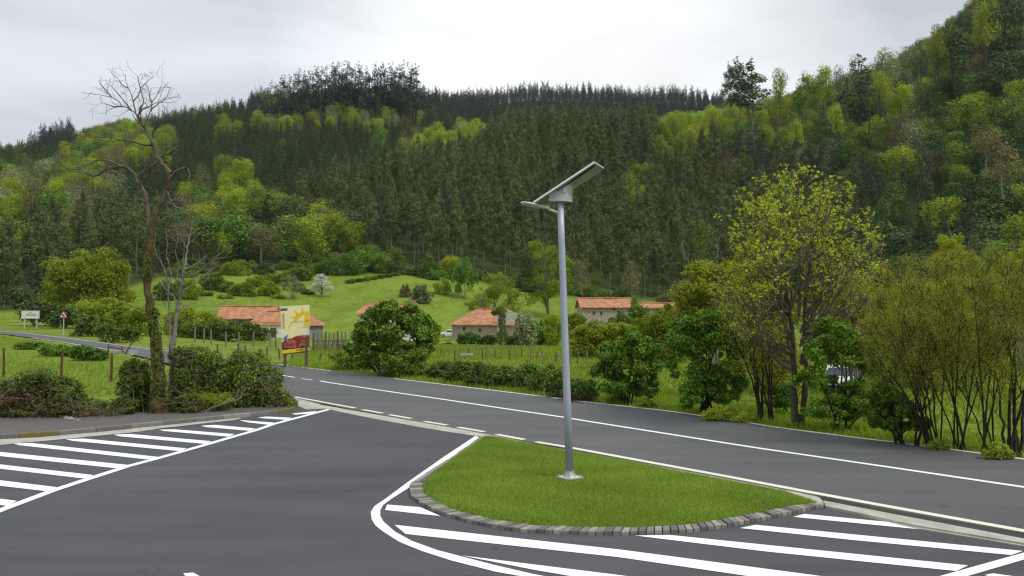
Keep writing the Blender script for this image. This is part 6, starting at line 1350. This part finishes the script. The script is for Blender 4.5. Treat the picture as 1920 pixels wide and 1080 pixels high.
for i, (px, top, hp, k, l, w) in enumerate([
   (1385, 108, 130, 'euc', 'tall thin-crowned eucalyptus on the skyline, first of the right-hand crest', 1.5), (1410, 112, 128, 'euc', 'broad open eucalyptus on the skyline beside the thin one', 1.9), (1368, 118, 118, 'euc', 'slender eucalyptus left of the two skyline eucalypts', 1.0),
   (1463, 122, 100, 'lime', 'pale green skyline tree with see-through crown right of the eucalypts', .55), (1510, 130, 90, 'lime', 'green rounded skyline tree right of the see-through tree', .75), (1545, 115, 95, 'lime', 'taller lime skyline tree in the middle of the crest', .7), (1570, 118, 90, 'pale', 'pale budding skyline tree next to the taller lime tree', .6),
   (1602, 97, 110, 'pale', 'almost bare whitish skyline tree behind the dark conifer', .5), (1612, 102, 130, 'pine', 'dark pointed conifer standing on the right-hand crest', 2.0), (1663, 84, 110, 'pale', 'large rounded pale green skyline tree right of the dark conifer', .8), (1727, 76, 90, 'ridge', 'small dark pine on the crest before the steep rise', .9), (1760, 40, 120, 'lime', 'tall pale lime tree where the crest turns steep', .55), (1790, 40, 120, 'ever', 'dark rounded evergreen on the steep part of the crest', .8), (1850, -8, 120, 'lime', 'light green tree at the top of the steep crest', .7), (1885, -30, 140, 'ever', 'dark evergreen at the top of the frame on the steep crest', .8),
   (1650, 130, 90, 'lime', 'bright green tree just below the pale skyline tree', .9), (1690, 150, 80, 'lime', 'green tree below the crest, right of the bright one', .9), (1500, 165, 70, 'mid', 'green tree below the middle of the crest', 1.0), (1568, 188, 75, 'lime', 'very bright lime tree among darker ones below the crest', .75), (1493, 218, 60, 'lime', 'small very bright lime tree below the crest', .8), (1630, 140, 120, 'ridge', 'dark pine below the pointed conifer', 1.2),
   (1880, 255, 110, 'brown', 'large olive-brown tree on the right hillside', 1.1), (1850, 230, 90, 'brown', 'brownish tree above the olive-brown one on the right hillside', 1.0)]):
    Y = 400 if px < 1480 else 385 if px < 1700 else 350
    if i >= 21: Y = 230
    elif i >= 15: Y -= 40
    special(k, px, top, Y, hp, l, 'broadleaf_tree' if k not in ('euc', 'pine', 'ridge') else {'euc': 'eucalyptus_tree', 'pine': 'conifer_tree', 'ridge': 'pine_tree'}[k], w, i % 4)
for i, (px, top, hp, k, l, w) in enumerate([
   (450, 292, 60, 'lime', 'lime green tree standing alone in the dark conifers', 1.0), (395, 375, 95, 'lime', 'large bright green tree at the wood edge behind the bare sapling', 1.1), (445, 345, 80, 'lime', 'vivid green tree at the top of the broadleaf wood', 1.2), (480, 345, 70, 'mid', 'mid-green tree right of the vivid green one', 1.1),
   (435, 400, 90, 'lime', 'yellow-green tree in the broadleaf wood above the farmhouse', 1.0), (500, 355, 90, 'pine', 'dark conifer group leader among the broadleaf trees', 2.0), (535, 395, 85, 'brown', 'brownish budding tree above the meadow', 1.2), (560, 400, 90, 'mid', 'green tree right of the brownish budding tree', 1.0), (600, 372, 90, 'lime', 'green tree left of the plantation edge', .9), (625, 390, 90, 'mid', 'round mid-green tree against the plantation edge', .9), (655, 378, 110, 'brown', 'tall brown twiggy tree at the plantation edge', .7), (495, 410, 80, 'lime', 'light tree in the lower broadleaf wood', .9),
   (380, 305, 60, 'brown', 'olive tree behind the upper boughs of the bare tree', 1.0), (25, 360, 60, 'lime', 'very bright green tree at the left frame edge', 1.0), (60, 330, 60, 'brown', 'brown budding tree near the left frame edge', 1.3),
   (1090, 480, 70, 'brown', 'brownish bare tree under the plantation, above the long low house', .9), (1185, 485, 75, 'brown', 'brown twiggy tree behind the pointed green tree', .9), (1320, 415, 90, 'mid', 'green tree at the foot of the wood left of the sparse spring tree', .8), (985, 470, 85, 'ever', 'dark evergreen at the plantation foot left of the lamp post', .8), (1470, 320, 80, 'mid', 'green tree in the wood behind the spring tree top', .6)]):
    Y = 300 if px < 700 else 215
    if top < 320 and px < 500: Y = 360
    special(k, px, top, Y, hp, l, 'broadleaf_tree' if k != 'pine' else 'conifer_tree', w, i % 4)
xs_ = []
for _ in range(125000):
    Y = 165 + (880 - 165) * rng.random() ** .62; px = rng.uniform(-160, 2080); x = (px - 960) / F * Y
    xs_.append((x, Y))
xy = np.array(xs_); gz = ground(xy[:, 0], xy[:, 1]); px_, py_ = proj(xy[:, 0], xy[:, 1], gz); fe_ = np.interp(px_, EDGE[:, 0], EDGE[:, 1])
cx_, cy_ = proj(xy[:, 0], xy[:, 1], gz + 15); rr_ = rng.random(len(xy))
for i in range(len(xy)):
    if py_[i] > fe_[i] - 3: continue
    k = zone(px_[i], cy_[i], xy[i, 1], gz[i], rr_[i]); s = SP[k] * (1.0 if xy[i, 1] < 600 else 1.15)
    if k == 'ridge' and not (px_[i] < 790 and cy_[i] < 215 and px_[i] > 470): pass
    if not free(xy[i, 0], xy[i, 1], s): continue
    put(xy[i, 0], xy[i, 1], s); TREES.append((k, xy[i, 0], xy[i, 1], gz[i], px_[i], cy_[i]))
TREES.sort(key=lambda t_: t_[2])
def place(kind, v, x, y, z, s, w, label, name, cat, group, rz, parts=False):
    o = bpy.data.objects.new(name, PR[kind, v]); C.objects.link(o); o.location = (x, y, z); o.scale = (s * w, s * w, s); o.rotation_euler = (0, 0, rz)
    return tag(o, label, cat, group)
for (k, v, x, y, z, s, w, l, nm) in SPECIAL:
    place(k, v, x, y, z, s, w, l, nm, 'tree', 'tall pines on the skyline' if nm == 'skyline_pine' else None, rng.random() * 6.28)
ecr = []
for i in range(4):           # split prototypes for the nearest eucalypts (crown and trunk apart)
    rg = nr(300 + i); V_, T_ = crown_euc(rg, 24 + i); tk = trunk_geo(21, .24, .25, rg)
    cm = leafmesh('crown', V_, T_, [M['eucleaf']]); tm = bpy.data.meshes.new('trunk'); tm.from_pydata(tk.V, [], tk.F); tm.materials.append(M['bark_pale']); ecr.append((cm, tm))
cnt = {}; STUFF = []
DEC = {'lime': ('lime', 'fresh lime green'), 'mid': ('midgreen', 'mid-green'), 'brown': ('brown', 'brownish budding'), 'ever': ('evergreen', 'dark evergreen'), 'pale': ('pale', 'pale budding')}
def where(px, cy):
    if px > 1345: return 'on the right-hand hillside'
    if px > 1150: return 'in the bright patch between plantation and right-hand crest'
    if px > 800: return 'among the central plantation'
    if cy < 232 and px > 460: return 'below the skyline pine clump'
    if px > 730: return 'in the strip above the central plantation'
    if px < 335: return 'on the left hillside'
    return 'in the wood above the green slope'
for (k, x, y, z, px, cy) in TREES:
    inview = -20 < px < 1940 and cy > -60
    s = rng.uniform(.72, 1.2) * (.80 if k in ('euc', 'pine') else 1.0) * (.82 if k == 'ridge' and y > 620 else 1); v = int(rng.integers(0, 4)); rz = rng.random() * 6.28
    if k in ('ridge', 'pine', 'euc'): lim = {'euc': 270, 'ridge': 0, 'pine': 0}[k]
    else: lim = 50
    if cnt.get(k, 0) < lim and inview:
        cnt[k] = cnt.get(k, 0) + 1
        if k == 'euc':
            f = 'left' if px < 600 else 'c' if px < 1180 else 'r'
            lb = {'left': 'eucalyptus at the foot of the left hillside wood', 'c': 'tall pale-trunked eucalyptus at the lower edge of the central plantation', 'r': 'tall pale-trunked eucalyptus in the wood behind the sparse spring tree'}[f]
            r0 = empty('eucalyptus_tree', (x, y, z), lb, 'tree', {'left': 'eucalypts of the left wood', 'c': 'eucalypts of the central plantation', 'r': 'eucalypts of the right wood'}[f], rz); r0.scale = (s, s, s)
            for nm, md in (('crown', ecr[v][0]), ('trunk', ecr[v][1])):
                c_ = bpy.data.objects.new(nm, md); C.objects.link(c_); c_.parent = r0
        else:
            wz = where(px, cy); place(k, v, x, y, z, s, rng.uniform(1.15, 1.5), DEC[k][1] + ' tree ' + wz, 'broadleaf_tree', 'tree', DEC[k][1] + ' trees ' + wz, rz)
    else: STUFF.append((k, v, x, y, z, s, rz))
print('TREES', len(TREES), 'stuff', len(STUFF), cnt)
def instances(name, label, rows, kinds):
    keys = [(k, v) for k in kinds for v in range(4)]; pc = bpy.data.collections.new(name + '_kinds')
    for i, kk in enumerate(keys):
        o = bpy.data.objects.new('%s_kind_%02d' % (name, i), PR[kk]); pc.objects.link(o)
    me = bpy.data.meshes.new(name); me.from_pydata([(r[2], r[3], r[4]) for r in rows], [], [])
    a = me.attributes.new('idx', 'INT', 'POINT'); a.data.foreach_set('value', np.array([keys.index((r[0], r[1])) for r in rows], np.int32))
    a = me.attributes.new('scl', 'FLOAT', 'POINT'); a.data.foreach_set('value', np.array([r[5] for r in rows], np.float32))
    a = me.attributes.new('rotz', 'FLOAT', 'POINT'); a.data.foreach_set('value', np.array([r[6] for r in rows], np.float32))
    o = bpy.data.objects.new(name, me); C.objects.link(o); tag(o, label, 'forest', kind='stuff')
    ng = bpy.data.node_groups.new(name, 'GeometryNodeTree'); ng.interface.new_socket('Geometry', in_out='INPUT', socket_type='NodeSocketGeometry'); ng.interface.new_socket('Geometry', in_out='OUTPUT', socket_type='NodeSocketGeometry')
    gi = ng.nodes.new('NodeGroupInput'); gout = ng.nodes.new('NodeGroupOutput'); ci = ng.nodes.new('GeometryNodeCollectionInfo'); ip_ = ng.nodes.new('GeometryNodeInstanceOnPoints')
    ci.inputs['Collection'].default_value = pc; ci.inputs['Separate Children'].default_value = True; ci.inputs['Reset Children'].default_value = True
    def na(n, ty):
        q = ng.nodes.new('GeometryNodeInputNamedAttribute'); q.data_type = ty; q.inputs['Name'].default_value = n; return q.outputs['Attribute']
    ip_.inputs['Pick Instance'].default_value = True
    ng.links.new(gi.outputs[0], ip_.inputs['Points']); ng.links.new(ci.outputs[0], ip_.inputs['Instance']); ng.links.new(na('idx', 'INT'), ip_.inputs['Instance Index'])
    ng.links.new(na('scl', 'FLOAT'), ip_.inputs['Scale']); cx = ng.nodes.new('ShaderNodeCombineXYZ'); ng.links.new(na('rotz', 'FLOAT'), cx.inputs[2]); ng.links.new(cx.outputs[0], ip_.inputs['Rotation'])
    ng.links.new(ip_.outputs[0], gout.inputs[0]); md = o.modifiers.new('trees', 'NODES'); md.node_group = ng
instances('conifer_forest', 'dense dark conifer forest covering the hills', [r for r in STUFF if r[0] in ('pine', 'ridge')], ['pine', 'ridge'])
instances('plantation_forest', 'dense eucalyptus plantation rising up the central slope', [r for r in STUFF if r[0] == 'euc'], ['euc'])
instances('mixed_forest', 'distant mixed broadleaf woods on the hillsides', [r for r in STUFF if r[0] in DEC], ['lime', 'mid', 'brown', 'ever', 'pale'])
# undergrowth at the plantation foot
# ------------------------------------------------------------------ damp spring air
mb = MB(); mb.box((0, 520, 168), (3100, 1460, 360)); hz_o = mb.build('haze', None)
hz_o.data.materials.clear(); hm = bpy.data.materials.new('haze_air'); hm.use_nodes = True; t = hm.node_tree; t.nodes.clear()
pv = t.nodes.new('ShaderNodeVolumePrincipled'); pv.inputs['Color'].default_value = (.86, .91, .97, 1); pv.inputs['Density'].default_value = .00005; pv.inputs['Anisotropy'].default_value = .2
oo = t.nodes.new('ShaderNodeOutputMaterial'); t.links.new(pv.outputs[0], oo.inputs['Volume']); hz_o.data.materials.append(hm); tag(hz_o, 'thin damp air over the valley', 'haze', kind='stuff')
